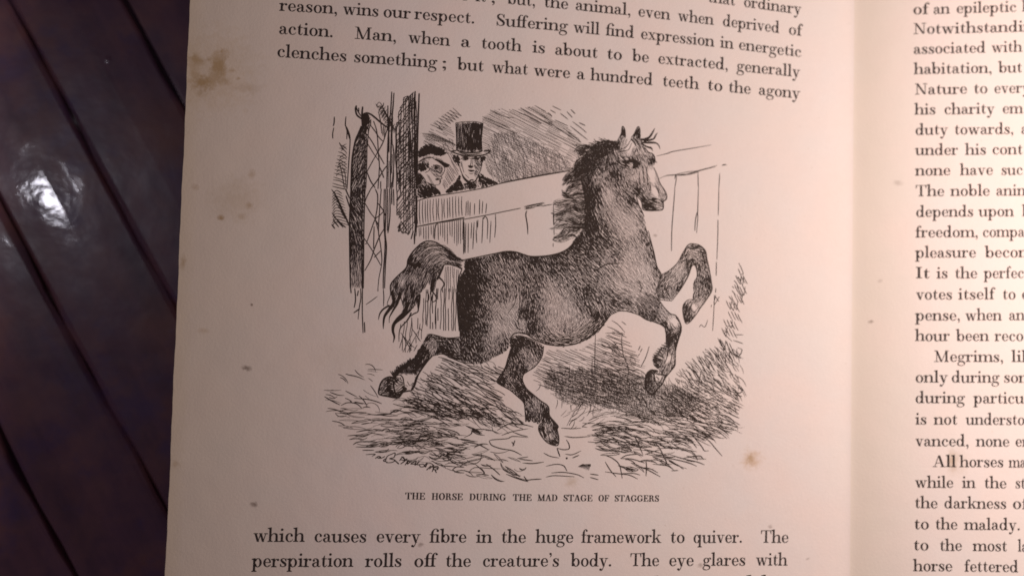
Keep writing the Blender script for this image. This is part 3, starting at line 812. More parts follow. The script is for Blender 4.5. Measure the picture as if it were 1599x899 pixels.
tone_body += T('BD', (900, 480, .38), (860, 460, .42), (930, 520, .42), (880, 560, .42), (960, 500, .38), (820, 430, .5), (1010, 520, .5), (645, 590, .18), (655, 430, .34), (625, 470, .36), (505, 660, .5), (530, 590, .4), (1445, 300, .3), (1400, 405, .2), (1290, 330, .42), (1340, 260, .38), (560, 240, .62), (620, 260, .6), (830, 200, .8), (1080, 380, .86), (1130, 520, .9), (760, 430, .78), (740, 500, .86), (1230, 400, .72), (330, 380, .98), (330, 520, .96), (330, 620, .90), (322, 660, .80), (322, 690, .76), (322, 730, .86), (340, 690, .78), (370, 640, .85)) + \
    T('MN', (540, 560, .40), (600, 640, .36), (480, 470, .38), (510, 520, .5), (640, 640, .34), (420, 590, .78), (390, 420, .9), (560, 420, .72), (300, 600, .97))
dir_body = T('BD', (320, 300, 80), (300, 560, 85), (450, 180, 60), (600, 180, 62), (450, 300, 62), (400, 450, 70), (480, 560, 75), (600, 500, 62), (640, 420, 100), (680, 480, 88), (640, 560, 50), (520, 680, 80), (760, 220, 66), (760, 350, 80), (780, 560, 95), (900, 250, 50), (1000, 140, 38), (1000, 300, 52), (880, 480, 92), (950, 560, 95), (860, 660, 30), (950, 690, 0), (1050, 640, -28), (1080, 480, 60), (1120, 580, -45), (1180, 480, 75), (1250, 470, 35), (1150, 250, 48), (1150, 120, 45), (1300, 250, 50), (1350, 150, 55), (1300, 360, 30), (1430, 250, 70), (1490, 250, 68), (1400, 380, 40), (1500, 360, 70), (1460, 80, 72)) + \
    T('MN', (320, 500, 85), (350, 650, 80), (450, 450, 65), (560, 550, 52), (620, 680, 48), (440, 220, 88), (520, 320, 75), (600, 350, 60), (650, 480, 55)) + \
    T('HD', (140, 100, 95), (275, 100, 100), (200, 230, 125), (160, 390, 20), (280, 340, 70), (330, 330, 62), (420, 370, 75), (300, 480, 78), (180, 560, 58), (280, 670, 45), (340, 560, 72), (480, 600, 60), (510, 680, 75), (430, 740, 20), (430, 800, 5), (100, 500, 70))
def body_tone(X):
    v = blend(tone_body, X, 3.3)[..., 0]
    head = np.clip((X[..., 0] - 975) / 12, 0, 1) * np.clip((345 - X[..., 1]) / 12, 0, 1)
    return np.maximum(v, .44 * (1 - head))          # only the face keeps bare paper
fur(H, body, body_tone, flow(dir_body), step=2.1, length=7.4, gain=.94, wmin=.25, bend=.1, turn=.05)
# a second, finer set of strokes crosses the deepest shade
fur(H, body, lambda P: np.clip((blend(tone_body, P, 3.0)[..., 0] - .84) * 3.6 + .25, 0, .75), lambda P: flow(dir_body)(P) + math.radians(58), step=2.6, length=10.0, gain=.7)
# contour accents inside the body
lines(H, 'BD', 2.0, [(318, 180), (420, 160), (520, 140), (590, 127), (650, 132), (720, 155), (780, 158), (860, 150), (930, 130), (980, 95), (1010, 50)], [(318, 235), (296, 300), (290, 420), (298, 560), (312, 640)],
      [(1222, 515), (1160, 590), (1080, 655), (1000, 690), (920, 700), (830, 690), (760, 660), (700, 625), (640, 625), (608, 660)], [(640, 560), (660, 595), (690, 605)], taper=.3)
lines(H, 'BD', 1.6, [(1452, 0), (1470, 70), (1490, 150), (1505, 220), (1530, 270), (1510, 340), (1495, 390)], [(1225, 512), (1270, 490), (1330, 492), (1400, 515), (1470, 555)], [(1120, 250), (1200, 205), (1280, 200)], [(690, 480), (660, 540), (668, 590)], taper=.4)
lines(H, 'BD', 1.1, [(1000, 420), (1040, 480), (1060, 540)], [(720, 420), (705, 480), (712, 560), (740, 610)], [(1090, 330), (1130, 400), (1150, 460)], [(1395, 300), (1410, 350), (1400, 380)], [(420, 260), (380, 340), (370, 440)])
lines(H, 'BD', .9, [(650, 380), (640, 440), (600, 500)], [(672, 385), (668, 450), (672, 500)], [(690, 390), (684, 440), (680, 520)], [(1140, 400), (1170, 450), (1175, 510)], [(1160, 395), (1190, 440), (1195, 500)])
lines(H, 'HD', 1.5, [(340, 240), (375, 285), (410, 300), (430, 325), (440, 370), (455, 385)], [(425, 430), (455, 495), (485, 580), (515, 625), (540, 670), (545, 720), (515, 750), (515, 800), (500, 825), (440, 832), (370, 832), (325, 820), (315, 770), (300, 730), (258, 690)],
      [(258, 690), (285, 780), (310, 830), (335, 890)], [(84, 186), (122, 110), (130, 55), (138, 48), (155, 80), (162, 150)], [(215, 150), (245, 110), (268, 60), (284, 48), (296, 75), (300, 150)], taper=.3)
lines(H, 'HD', 1.0, [(390, 560), (395, 640), (380, 700)], [(430, 600), (450, 620), (470, 660), (478, 700)], [(440, 595), (465, 625), (480, 665)], [(350, 690), (380, 740), (410, 790)], [(250, 480), (225, 500)], [(250, 560), (275, 590), (262, 620)],
      [(290, 470), (292, 540), (300, 600)], [(315, 400), (330, 500), (335, 580)], [(355, 420), (365, 520), (372, 600)], [(70, 268), (120, 255), (170, 235), (215, 165)], [(90, 285), (140, 275), (190, 262), (220, 200)])
blot(H, T('HD', (222, 440), (250, 440), (275, 425), (282, 390), (268, 360), (235, 350), (190, 355), (175, 380), (225, 385), (230, 410)))
blot(H, T('HD', (400, 718), (430, 712), (462, 722), (440, 735), (410, 740)))
H.n and None
# forelock
for c in ([(300, 170, 4), (345, 165, 4), (385, 145, 3.5), (415, 100, 2.6), (434, 62, .8)], [(330, 185, 3), (380, 175, 3), (425, 160, 2.6), (445, 125, 2), (460, 105, .7)], [(310, 195, 3), (380, 200, 2.6), (440, 200, 2.2), (470, 220, 1.6), (484, 258, .6)],
          [(310, 205, 2.6), (360, 235, 2.4), (400, 252, 1.8), (418, 275, .6)], [(330, 200, 1.2), (400, 190, 1.2), (450, 198, 1.0), (474, 230, .5)], [(350, 230, 1), (400, 240, .9), (414, 262, .5)], [(210, 160, 2), (240, 190, 2.5), (260, 230, 1)], [(230, 150, 2), (270, 190, 2.6), (300, 250, 1)]):
    line(H, T('HD', *c), taper=.1)

# mane: locks sweeping back from the crest
def lock(ink, tile, c, n, spread, w):
    p = np.array(T(tile, *c), float)
    for i in range(n):
        o = (i / max(n - 1, 1) - .5) * spread
        q = p.copy()
        t = np.gradient(p, axis=0); t /= np.linalg.norm(t, axis=1)[:, None]
        nn = np.stack([-t[:, 1], t[:, 0]], 1)
        taper = np.sin(np.linspace(.35, np.pi * .93, len(p))) 
        q += nn * (o * taper)[:, None] + .5 * rng.standard_normal(p.shape)
        line(ink, np.column_stack([q, w * (.5 + rng.random()) * np.linspace(1.15, .5, len(p))]), taper=.45)
mane_poly = T('MN', (550, 60), (480, 45), (400, 52), (350, 78), (310, 92), (270, 105), (262, 120), (275, 150), (290, 175), (250, 190), (235, 220), (215, 255), (195, 275), (165, 310), (160, 350), (168, 375), (180, 395), (150, 425), (135, 450), (160, 470), (200, 480), (240, 520), (290, 520), (320, 500), (330, 420), (350, 330), (400, 250), (430, 180), (500, 130))
tone_mane = T('MN', (300, 120, .85), (400, 80, .86), (350, 170, .42), (330, 200, .5), (400, 150, .86), (300, 250, .88), (250, 220, .75), (200, 330, .72), (250, 320, .8), (240, 385, .35), (280, 380, .25), (210, 430, .3), (250, 450, .5), (170, 440, .85), (300, 340, .75), (300, 480, .8), (360, 260, .78), (200, 470, .25), (340, 350, .8))
dir_mane = T('MN', (500, 70, 10), (380, 90, -30), (320, 120, 15), (340, 190, 125), (260, 230, 120), (200, 330, 125), (280, 370, 150), (220, 420, 160), (200, 470, 10), (300, 480, 40), (360, 260, 110), (400, 160, 100))
fur(H, mane_poly, [(c[0], c[1], min(.95, c[2] + .03)) for c in tone_mane], flow(dir_mane), step=2.0, length=11, fringe=.5, turn=.2, gain=.85)
for c, n, s, w in (
    ([(330, 95), (290, 100), (250, 100), (222, 130)], 3, 14, 1.6), ([(340, 90), (280, 80), (230, 78), (205, 70)], 2, 6, 1.2), ([(330, 120), (290, 125), (265, 110), (262, 95)], 2, 10, 1.4), ([(320, 150), (280, 150), (255, 130), (235, 112)], 3, 12, 1.4),
    ([(400, 120), (350, 140), (315, 180), (310, 210)], 5, 26, 1.0), ([(330, 180), (280, 185), (245, 215), (235, 250), (240, 275)], 5, 22, 1.7), ([(300, 200), (250, 250), (210, 260), (180, 252)], 4, 16, 1.3), ([(310, 240), (250, 290), (190, 290), (150, 330), (145, 345)], 5, 20, 1.5),
    ([(300, 270), (230, 310), (170, 320), (150, 355), (135, 378)], 4, 16, 1.5), ([(320, 300), (240, 340), (185, 345), (165, 370)], 4, 18, 1.3), ([(330, 370), (280, 400), (240, 395), (205, 410), (170, 450)], 3, 14, 1.2), ([(300, 360), (230, 372), (180, 400), (155, 430)], 3, 10, 1.3),
    ([(325, 390), (300, 430), (240, 440), (180, 460), (150, 435), (128, 415)], 4, 12, 1.6), ([(300, 460), (220, 470), (160, 465), (130, 440)], 3, 9, 1.1), ([(240, 490), (180, 480), (120, 490), (80, 500), (70, 520)], 4, 20, 1.1), ([(320, 545), (260, 550), (200, 520), (130, 520), (75, 515)], 5, 24, 1.2),
    ([(330, 570), (270, 570), (210, 545), (150, 570), (90, 590), (50, 580)], 5, 20, 1.3), ([(320, 590), (250, 600), (180, 570), (120, 600), (70, 600)], 4, 20, 1.0), ([(330, 640), (260, 655), (200, 620), (140, 630), (80, 625)], 5, 20, 1.4), ([(300, 660), (230, 665), (180, 640), (150, 640)], 4, 12, 1.6),
    ([(310, 690), (240, 690), (170, 670), (120, 680), (85, 690), (42, 695)], 4, 12, 1.5), ([(290, 680), (220, 700), (160, 700), (130, 735), (70, 765)], 4, 20, 1.6), ([(250, 720), (190, 715), (160, 745), (110, 755), (75, 765), (70, 785), (130, 795), (200, 770)], 2, 6, 1.5),
    ([(240, 760), (200, 740), (170, 760), (110, 790)], 3, 12, 1.2), ([(270, 740), (240, 780), (210, 790)], 3, 14, 1.4), ([(340, 480), (290, 500), (250, 520), (210, 500)], 4, 16, 1.2), ([(335, 520), (300, 540), (270, 520)], 3, 20, 1.6), ([(330, 610), (280, 620), (230, 600)], 4, 18, 1.5)):
    lock(H, 'MN', c, n + 1, s / 4.73 * 1.5, w * .66)

mane_low = T('MN', (330, 470), (250, 490), (140, 485), (80, 505), (70, 560), (62, 600), (80, 640), (70, 690), (120, 705), (100, 745), (72, 770), (90, 790), (150, 785), (215, 770), (260, 720), (320, 680), (345, 600))
fur(H, mane_low, T('MN', (100, 520, .52), (160, 500, .55), (250, 510, .6), (300, 540, .8), (120, 570, .5), (200, 545, .42), (250, 570, .45), (310, 610, .85), (100, 620, .42), (180, 600, .5), (240, 630, .6), (120, 660, .38), (200, 660, .5), (280, 680, .8), (150, 690, .4), (200, 720, .6), (130, 770, .35), (240, 740, .8), (340, 560, .92)),
    lambda P: np.radians(172) + .55 * np.sin(P[..., 0] / 5.2 + P[..., 1] / 9.0), step=2.3, length=12, k=8, fringe=.3, turn=.12, gain=.8)
for i in range(34):            # loose hairs over poll and crest
    t = i / 33
    bx, by = np.interp(t, [0, .25, .6, 1], [545, 440, 300, 215]), np.interp(t, [0, .25, .6, 1], [58, 42, 92, 250])
    a = math.radians(np.interp(t, [0, .3, .6, 1], [205, 185, 165, 150]) + 22 * rng.standard_normal()); l = 22 + 26 * rng.random()
    line(H, T('MN', (bx + 12, by + 12, 1.3), (bx + l * .5 * math.cos(a), by + l * .5 * math.sin(a) * .6 - 2, 1.0), (bx + l * math.cos(a), by + l * math.sin(a) * .8 + 4 * rng.standard_normal(), .4)), taper=.1)
for i in range(26):            # light-and-dark waves inside the upper mane
    x, y = rng.uniform(190, 420), 0; y = np.interp(x, [190, 260, 330, 420], [340, 230, 200, 110]) + rng.uniform(-40, 70)
    line(H, T('MN', (x + 34, y - 26), (x + 14, y - 12), (x - 4, y + 6), (x - 14, y + 26)), .8 + .7 * rng.random())

# tail
tail = T('TL', (762, 215), (720, 195), (660, 130), (600, 85), (545, 62), (490, 55), (440, 65), (380, 105), (320, 170), (302, 215), (305, 250), (265, 310), (200, 360), (160, 410), (158, 470), (165, 530), (175, 570), (140, 610), (150, 640), (190, 610), (240, 540), (265, 500), (250, 570), (262, 620), (240, 660), (270, 690), (330, 640), (385, 560), (400, 500), (450, 440), (470, 400), (485, 470), (500, 490), (520, 480), (535, 400), (560, 350), (580, 300), (600, 255), (660, 260), (750, 295))
tone_tail = T('TL', (740, 240, .95), (650, 190, .88), (600, 130, .72), (520, 80, .62), (440, 110, .92), (480, 180, .52), (520, 220, .48), (560, 180, .6), (380, 150, .8), (340, 220, .97), (400, 250, .92), (450, 260, .85), (540, 300, .95), (300, 320, .9), (260, 390, .35), (200, 420, .95), (320, 420, .9), (360, 380, .6), (420, 340, .8), (200, 520, .85), (290, 560, .9), (340, 520, .92), (300, 640, .95), (500, 430, .9), (470, 330, .85), (650, 245, .6), (250, 480, .6))
dir_tail = T('TL', (740, 250, 30), (650, 170, 40), (560, 120, 10), (480, 80, -10), (400, 120, 135), (560, 190, 150), (480, 200, 130), (340, 230, 110), (300, 330, 125), (220, 420, 105), (320, 450, 100), (420, 380, 115), (520, 380, 95), (200, 560, 115), (300, 600, 115), (360, 520, 105))
fur(H, tail, [(c[0], c[1], c[2] - .10) for c in tone_tail], flow(dir_tail), step=2.3, length=16, turn=.06, gain=.92)
for c in ([(760, 225, 3), (690, 190, 4), (620, 130, 3), (540, 75, 2), (480, 58, 1.5), (420, 75, 2), (350, 140, 2.5), (305, 210, 2.5), (290, 280, 3), (210, 355, 2), (160, 420, 2.5), (158, 500, 1.5), (135, 560, 1.2), (132, 590, 1)],
          [(750, 290, 3), (690, 262, 2), (610, 252, 1.5), (585, 290, 2.5), (560, 350, 2.5), (545, 380, 2)], [(170, 470, 6), (185, 560, 5), (150, 620, 5), (110, 680, 4), (100, 740, 2.5), (99, 785, .8)], [(150, 590, 3), (100, 620, 2.4), (70, 660, 1.8), (58, 710, .7)],
          [(240, 480, 5), (215, 570, 4), (175, 640, 3), (150, 690, 1.6), (148, 735, .6)], [(300, 560, 7), (280, 640, 6), (220, 700, 5), (185, 750, 4.5), (178, 800, 3.5), (190, 850, 2.6), (180, 898, .8)], [(330, 620, 3), (260, 690, 3), (200, 740, 2), (172, 790, 1.2)],
          [(330, 650, 2.2), (300, 710, 2), (245, 770, 1.6), (230, 820, 1.2), (228, 890, .7)], [(380, 530, 2.4), (385, 590, 2), (385, 640, 1.6), (350, 660, 2), (310, 690, 1)], [(400, 500, 3), (395, 570, 2.6), (385, 645, 1)], [(560, 360, 3), (590, 390, 2), (600, 420, 1.6), (585, 450, 1.6), (590, 485, .8)],
          [(500, 470, 2.2), (530, 510, 1.6), (535, 545, 1.6), (510, 560, 1.4), (498, 540, 1.2), (505, 500, 1)], [(460, 480, 1.4), (475, 510, 1.4), (470, 550, 1.3), (445, 560, .7)], [(520, 380, 5), (500, 440, 4), (485, 500, 1.2)], [(250, 450, 1.2), (245, 520, 1.2), (260, 580, 1)], [(310, 420, 2), (280, 500, 2), (285, 560, 2)],
          [(730, 250, 1), (650, 235, 1), (590, 240, 1)], [(700, 225, 1.2), (620, 180, 1.2), (560, 170, 1), (500, 210, .8)], [(640, 150, 1.2), (560, 120, 1), (480, 140, 1), (420, 200, .8)], [(600, 110, 1), (520, 95, 1), (440, 120, 1.4)], [(300, 240, 5), (360, 260, 6), (400, 240, 5), (350, 290, 4)]):
    line(H, T('TL', *c), taper=.1)

# near hind leg, thrown back
hind = T('HL', (1046, 118), (950, 128), (860, 125), (770, 105), (690, 88), (650, 100), (615, 160), (590, 215), (550, 270), (520, 330), (480, 380), (440, 420), (400, 425), (345, 440), (290, 460), (270, 520), (330, 550), (440, 540), (490, 560), (545, 570), (600, 480), (660, 400), (710, 345), (760, 340), (820, 318), (890, 340), (980, 385), (1046, 408))
tone_h = T('HL', (650, 140, .93), (700, 200, .42), (715, 230, .3), (780, 140, .8), (850, 160, .85), (950, 150, .88), (820, 280, .93), (1000, 220, .72), (1060, 260, .56), (1150, 250, .80), (1100, 380, .92), (950, 350, .95), (620, 270, .92), (560, 330, .93), (640, 330, .88), (500, 430, .93), (560, 480, .85), (380, 480, .85), (430, 500, .6), (540, 540, .6), (1180, 420, .93), (1150, 150, .90), (1190, 330, .86))
fur(H, hind, tone_h, flow(T('HL', (1100, 250, 95), (1100, 400, 10), (900, 200, 60), (700, 200, 110), (620, 280, 125), (560, 400, 100), (450, 470, 60), (950, 350, 25), (780, 120, 12))), step=1.95, length=8)
hoof1 = T('HL', (90, 720), (110, 660), (150, 610), (210, 585), (270, 580), (340, 590), (385, 640), (400, 700), (420, 720), (450, 735), (420, 755), (370, 770), (335, 815), (300, 830), (200, 818), (110, 800), (85, 760))
fur(H, hoof1, T('HL', (130, 700, .6), (200, 720, .93), (200, 620, .9), (160, 660, .55), (280, 620, .9), (330, 640, .6), (290, 700, .5), (330, 720, .45), (230, 780, .9), (380, 720, .9), (150, 780, .7), (330, 780, .95), (190, 680, .95)), flow(T('HL', (150, 680, 130), (300, 650, 40), (250, 780, 10), (320, 720, 140))), step=1.95, length=7)
lines(H, 'HL', 2.4, [(85, 740), (110, 660), (150, 610), (210, 585), (250, 590)], [(85, 740), (95, 790), (200, 815), (300, 830), (335, 810), (370, 765), (430, 750), (480, 735), (520, 640), (550, 560), (600, 480), (660, 400), (710, 345)], [(260, 640), (262, 700), (275, 760)], taper=.2)
lines(H, 'HL', 3.4, [(470, 735), (505, 680), (525, 610), (550, 555)], taper=.3)
lines(H, 'HL', 1.6, [(650, 95), (690, 87), (770, 104), (860, 128), (950, 130), (1045, 115)], [(270, 590), (330, 560), (370, 600), (385, 680)], [(700, 345), (820, 318), (890, 340), (980, 385), (1080, 418), (1199, 432)])
lines(H, 'HL', .8, [(400, 680), (430, 700)], [(420, 640), (450, 690)], [(455, 690), (490, 650)], [(470, 700), (500, 650)])
for i in range(17):           # feathering at the fetlock
    t = i / 16; b = np.array([(250 + 230 * t, 560 - 165 * t)]); l = 40 + 30 * rng.random()
    a = math.radians(-118 + 35 * t + 14 * rng.standard_normal())
    line(H, T('HL', (b[0, 0] + 22, b[0, 1] + 26, 3), (b[0, 0], b[0, 1], 2.6), (b[0, 0] + l * .8 * math.cos(a), b[0, 1] + l * .8 * math.sin(a), .6)), taper=.1)
for x in range(330, 520, 16): line(H, T('HL', (x, 480, 1.4), (x + 14, 530, 1.6), (x + 22, 548 + 20 * rng.random(), .6)), taper=.1)
# far hind leg, reaching down
far_hind = T('HF', (130, 80), (140, 45), (180, 20), (240, 25), (310, 55), (360, 85), (395, 100), (385, 170), (360, 220), (320, 265), (265, 300), (235, 325), (230, 370), (260, 430), (310, 475), (370, 525), (430, 570), (440, 620), (440, 645), (480, 690), (505, 720), (500, 750), (512, 810), (510, 860), (490, 875), (430, 855), (385, 810), (358, 760), (358, 720), (385, 690), (370, 690), (345, 705), (300, 690), (255, 690), (250, 600), (240, 540), (190, 490), (130, 440), (60, 410), (35, 385), (40, 355), (90, 280), (115, 200), (135, 130))
tone_f = T('HF', (180, 60, .97), (250, 60, .93), (330, 100, .85), (160, 130, .93), (250, 160, .62), (320, 200, .55), (290, 230, .5), (370, 170, .85), (200, 250, .75), (130, 290, .82), (70, 370, .9), (120, 370, .62), (200, 320, .8), (240, 300, .85), (200, 430, .88), (160, 420, .7), (270, 480, .85), (300, 560, .7), (330, 600, .62), (270, 640, .82), (400, 570, .8), (410, 630, .88), (370, 660, .75), (460, 690, .8), (490, 730, .9), (390, 740, .93), (400, 800, .85), (420, 740, .3), (440, 800, .2), (450, 770, .7), (480, 800, .75), (470, 855, .95), (340, 560, .4))
fur(H, far_hind, tone_f, flow(T('HF', (200, 80, 60), (320, 160, 65), (250, 250, 75), (120, 320, 115), (100, 390, 40), (200, 420, 55), (280, 500, 60), (300, 620, 85), (410, 620, 95), (390, 750, 70), (470, 760, 78), (450, 860, 25))), step=1.95, length=7.5)
lines(H, 'HF', 1.7, [(395, 100), (385, 170), (360, 220), (320, 265), (265, 300), (235, 325), (230, 370), (260, 430), (310, 475), (370, 525), (430, 570), (440, 640), (480, 690), (508, 725), (500, 750), (512, 810), (510, 860), (490, 875), (430, 855), (385, 810), (358, 760), (358, 720), (385, 690)],
      [(135, 130), (115, 200), (90, 280), (40, 355), (38, 388), (130, 440), (190, 490), (240, 540), (250, 600), (255, 690)], taper=.3)
lines(H, 'HF', 1.2, [(420, 735), (432, 790), (446, 840)], [(255, 690), (270, 660), (280, 690), (300, 650), (320, 695), (340, 660), (350, 705), (375, 680)], [(385, 700), (410, 690), (440, 700)], [(130, 80), (140, 45), (180, 20), (250, 28), (330, 62), (385, 95)])
# near foreleg, bent down
near_fore = T('C3', (330, 20), (400, 45), (455, 80), (490, 115), (530, 180), (580, 230), (640, 260), (680, 320), (690, 380), (670, 450), (645, 530), (630, 600), (632, 690), (600, 740), (550, 800), (480, 780), (490, 745), (445, 705), (430, 650), (450, 590), (500, 540), (550, 505), (555, 440), (548, 370), (530, 345), (480, 320), (380, 285), (300, 240), (270, 120))
tone_n = T('C3', (350, 60, .3), (420, 80, .35), (380, 130, .42), (330, 200, .7), (450, 160, .45), (420, 240, .72), (500, 210, .55), (470, 290, .75), (540, 260, .5), (540, 330, .9), (600, 320, .12), (630, 340, .1), (660, 370, .55), (680, 380, .9), (590, 390, .9), (640, 420, .8), (580, 460, .9), (640, 480, .8), (600, 520, .7), (570, 560, .6), (600, 620, .15), (560, 640, .2), (620, 690, .5), (500, 620, .7), (480, 660, .8), (520, 700, .55), (570, 740, .6), (450, 640, .85), (620, 600, .6))
fur(H, near_fore, tone_n, flow(T('C3', (380, 100, 40), (450, 180, 45), (400, 260, 70), (520, 260, 45), (610, 320, 60), (670, 380, 90), (600, 420, 95), (600, 560, 98), (560, 660, 100), (480, 640, 20), (600, 720, 110))), step=1.95, length=7)
hoof2 = T('C3', (362, 899), (363, 820), (390, 755), (440, 740), (480, 750), (500, 775), (560, 790), (530, 850), (505, 890)) + T('D3', (480, 0), (465, 20), (440, 50), (415, 58), (390, 35), (370, 0))
fur(H, hoof2, T('C3', (390, 790, .9), (380, 860, .85), (430, 760, .85), (420, 850, .7), (460, 800, .25), (500, 830, .05), (470, 850, .2), (510, 870, .4), (410, 910, .4), (450, 930, .5), (540, 820, .7), (520, 850, .3)), flow(T('C3', (390, 830, 95), (480, 800, 60), (430, 920, 30))), step=1.95, length=6)
lines(H, 'FL', 1.7, [(97, 810), (105, 770), (130, 745), (155, 750), (170, 770), (210, 775), (195, 820), (170, 850), (150, 880), (125, 880), (100, 850), (97, 810)], [(130, 320), (180, 360), (205, 395), (240, 430), (270, 440), (295, 480), (300, 520), (290, 560), (270, 610), (266, 700), (250, 740), (215, 785)],
      [(60, 430), (100, 460), (150, 475), (195, 495), (215, 520), (218, 580), (215, 600)], taper=.3)
lines(H, 'FL', 1.1, [(150, 760), (155, 800), (170, 830), (185, 810)], [(160, 780), (180, 800)], [(205, 740), (190, 770)], [(120, 860), (140, 820), (130, 800)])
for i in range(13):
    t = i / 12; x, y = 215 - 60 * math.sin(t * 2.4) - 12 * t, 598 + 130 * t
    line(H, T('FL', (x + 18, y + 4, 2.2), (x + 4, y, 2.0), (x - 8 - 4 * rng.random(), y - 6 + 5 * rng.random(), .8)), taper=.1)
lines(H, 'C3', 2.3, [(500, 885), (470, 915), (440, 950), (415, 960), (385, 935), (366, 890), (364, 830), (385, 765), (420, 745), (455, 742), (480, 752)], taper=.15)
lines(H, 'C3', 1.6, [(440, 770), (445, 820), (470, 860), (500, 840), (520, 800)], [(632, 600), (634, 690), (602, 740), (552, 800), (520, 860), (498, 888)], [(545, 372), (556, 440), (552, 500)], [(640, 262), (682, 320), (690, 380), (668, 455), (646, 530), (632, 600)], taper=.2)
lines(H, 'C3', 1.1, [(420, 880), (450, 920)], [(400, 800), (395, 880), (415, 930)], [(580, 540), (560, 620), (540, 680)], [(610, 560), (600, 640), (575, 700)], [(590, 480), (580, 540), (590, 600)], [(600, 310), (620, 345), (640, 360)], [(585, 300), (600, 350), (640, 390)], [(480, 640), (520, 660), (500, 700)], [(500, 600), (530, 630)], [(470, 680), (510, 720)])
# far foreleg, folded high
far_fore = T('FL', (180, 215), (230, 190), (280, 145), (310, 90), (340, 45), (370, 38), (410, 50), (438, 80), (445, 120), (458, 180), (470, 250), (473, 300), (440, 355), (410, 395), (380, 440), (345, 480), (325, 480), (312, 430), (312, 385), (335, 355), (365, 350), (365, 325), (372, 290), (368, 265), (378, 245), (390, 225), (390, 190), (378, 160), (360, 165), (340, 220), (300, 290), (250, 355), (190, 350), (160, 340))
tone_ff = T('FL', (220, 230, .7), (250, 250, .55), (290, 180, .45), (330, 100, .7), (370, 60, .82), (370, 90, .55), (400, 110, .6), (430, 100, .85), (350, 150, .85), (300, 270, .75), (220, 330, .75), (260, 320, .6), (190, 270, .7), (400, 180, .8), (430, 200, .6), (460, 260, .8), (390, 260, .7), (410, 320, .65), (450, 330, .75), (400, 370, .5), (375, 390, .15), (385, 410, .3), (340, 400, .85), (340, 440, .8), (325, 470, .9), (370, 350, .75))
fur(H, far_fore, tone_ff, flow(T('FL', (240, 240, 130), (230, 320, 60), (320, 110, 120), (380, 80, 20), (430, 130, 75), (440, 250, 80), (390, 290, 100), (400, 380, 115), (340, 420, 100))), step=1.95, length=7)
lines(H, 'FL', 1.4, [(180, 215), (230, 190), (280, 145), (310, 90), (340, 45), (370, 38), (410, 50), (438, 80), (445, 120), (458, 180), (470, 250), (473, 300), (440, 355), (410, 395), (380, 440), (345, 480), (325, 480), (312, 430), (312, 385), (335, 355), (365, 350)],
      [(250, 355), (300, 290), (340, 220), (360, 165), (378, 158), (390, 190), (390, 225), (375, 250), (370, 290)], [(250, 358), (190, 352), (160, 340)], taper=.3)
lines(H, 'FL', 1.0, [(360, 360), (355, 400), (375, 420), (400, 390)])
H.build('horse', INK_FINE, engraving)
# ------------------------------------------------------------------ the two men looking over the fence
M1 = Ink()
F_ = 'FC'
fur(M1, T(F_, (90, 400), (110, 355), (150, 322), (200, 308), (240, 312), (310, 338), (360, 365), (405, 402), (370, 440), (300, 442), (240, 422), (170, 440), (92, 475)), T(F_, (130, 400, .93), (220, 340, .85), (300, 400, .95), (380, 405, .95), (180, 330, .82), (250, 330, .80), (110, 450, .95), (220, 410, .93)), const(55), step=2.2, length=6)
blot(M1, T(F_, (98, 440), (110, 385), (165, 350), (230, 345), (300, 365), (372, 392), (398, 405), (365, 432), (300, 436), (240, 414), (170, 430)))
# peak of the cap: a lit band above, deep shade beneath
blot(M1, T(F_, (250, 470), (300, 474), (350, 496), (400, 520), (428, 536), (418, 556), (398, 566), (372, 560), (340, 530), (300, 500)))
fur(M1, T(F_, (95, 500), (150, 448), (230, 430), (270, 452), (340, 468), (390, 500), (340, 492), (290, 470), (220, 462), (160, 478), (100, 520)), T(F_, (120, 490, .6), (200, 448, .45), (300, 462, .5), (360, 490, .6)), const(25), step=2.0, length=5, gain=.7)
line(M1, T(F_, (92, 505), (150, 470), (220, 456), (262, 468)), 1.2)
fur(M1, T(F_, (90, 520), (160, 478), (210, 475), (205, 520), (215, 560), (190, 595), (150, 612), (90, 610)), T(F_, (120, 540, .9), (185, 500, .45), (170, 580, .9), (200, 540, .75)), const(70), step=2.2, length=5)
fur(M1, T(F_, (80, 610), (130, 640), (180, 720), (260, 745), (320, 800), (342, 850), (200, 892), (80, 895)), T(F_, (100, 700, .9), (170, 720, .35), (150, 800, .85), (230, 790, .93), (300, 820, .95), (220, 860, .9), (260, 760, .6)), const(52), step=2.3, length=8)
lines(M1, F_, 1.2, [(90, 640), (160, 720), (240, 830)], [(85, 690), (150, 770), (200, 860)], [(110, 625), (160, 690), (180, 760), (150, 770)], [(180, 720), (230, 745), (275, 755)], [(200, 760), (280, 850)], [(230, 750), (310, 850)])
lines(M1, F_, 1.0, [(372, 560), (378, 590), (360, 630), (345, 650), (340, 665), (350, 680), (332, 690), (333, 715), (322, 740), (300, 752), (270, 752)], [(215, 570), (205, 600), (165, 620)], [(100, 510), (170, 470), (230, 462)], [(345, 560), (350, 590), (330, 630)], taper=.3)
fur(M1, T(F_, (200, 580), (250, 530), (330, 540), (365, 570), (352, 640), (330, 680), (290, 690)), T(F_, (230, 580, .5), (260, 600, .48), (290, 640, .52), (340, 580, .42), (330, 640, .55), (300, 600, .42)), const(38), step=2.0, length=9, turn=.02, gain=.8)
blot(M1, T(F_, (270, 555), (290, 548), (306, 560), (300, 580), (280, 585), (268, 572)))
blot(M1, T(F_, (272, 690), (300, 680), (330, 690), (310, 700), (290, 702)))
lines(M1, F_, 1.6, [(320, 655), (340, 665)], [(325, 700), (330, 730)], [(255, 545), (290, 540), (330, 552)])
for y in range(640, 740, 16): line(M1, T(F_, (180 + (y - 640) * .5, y), (215 + (y - 640) * .6, y + 22)), .5)
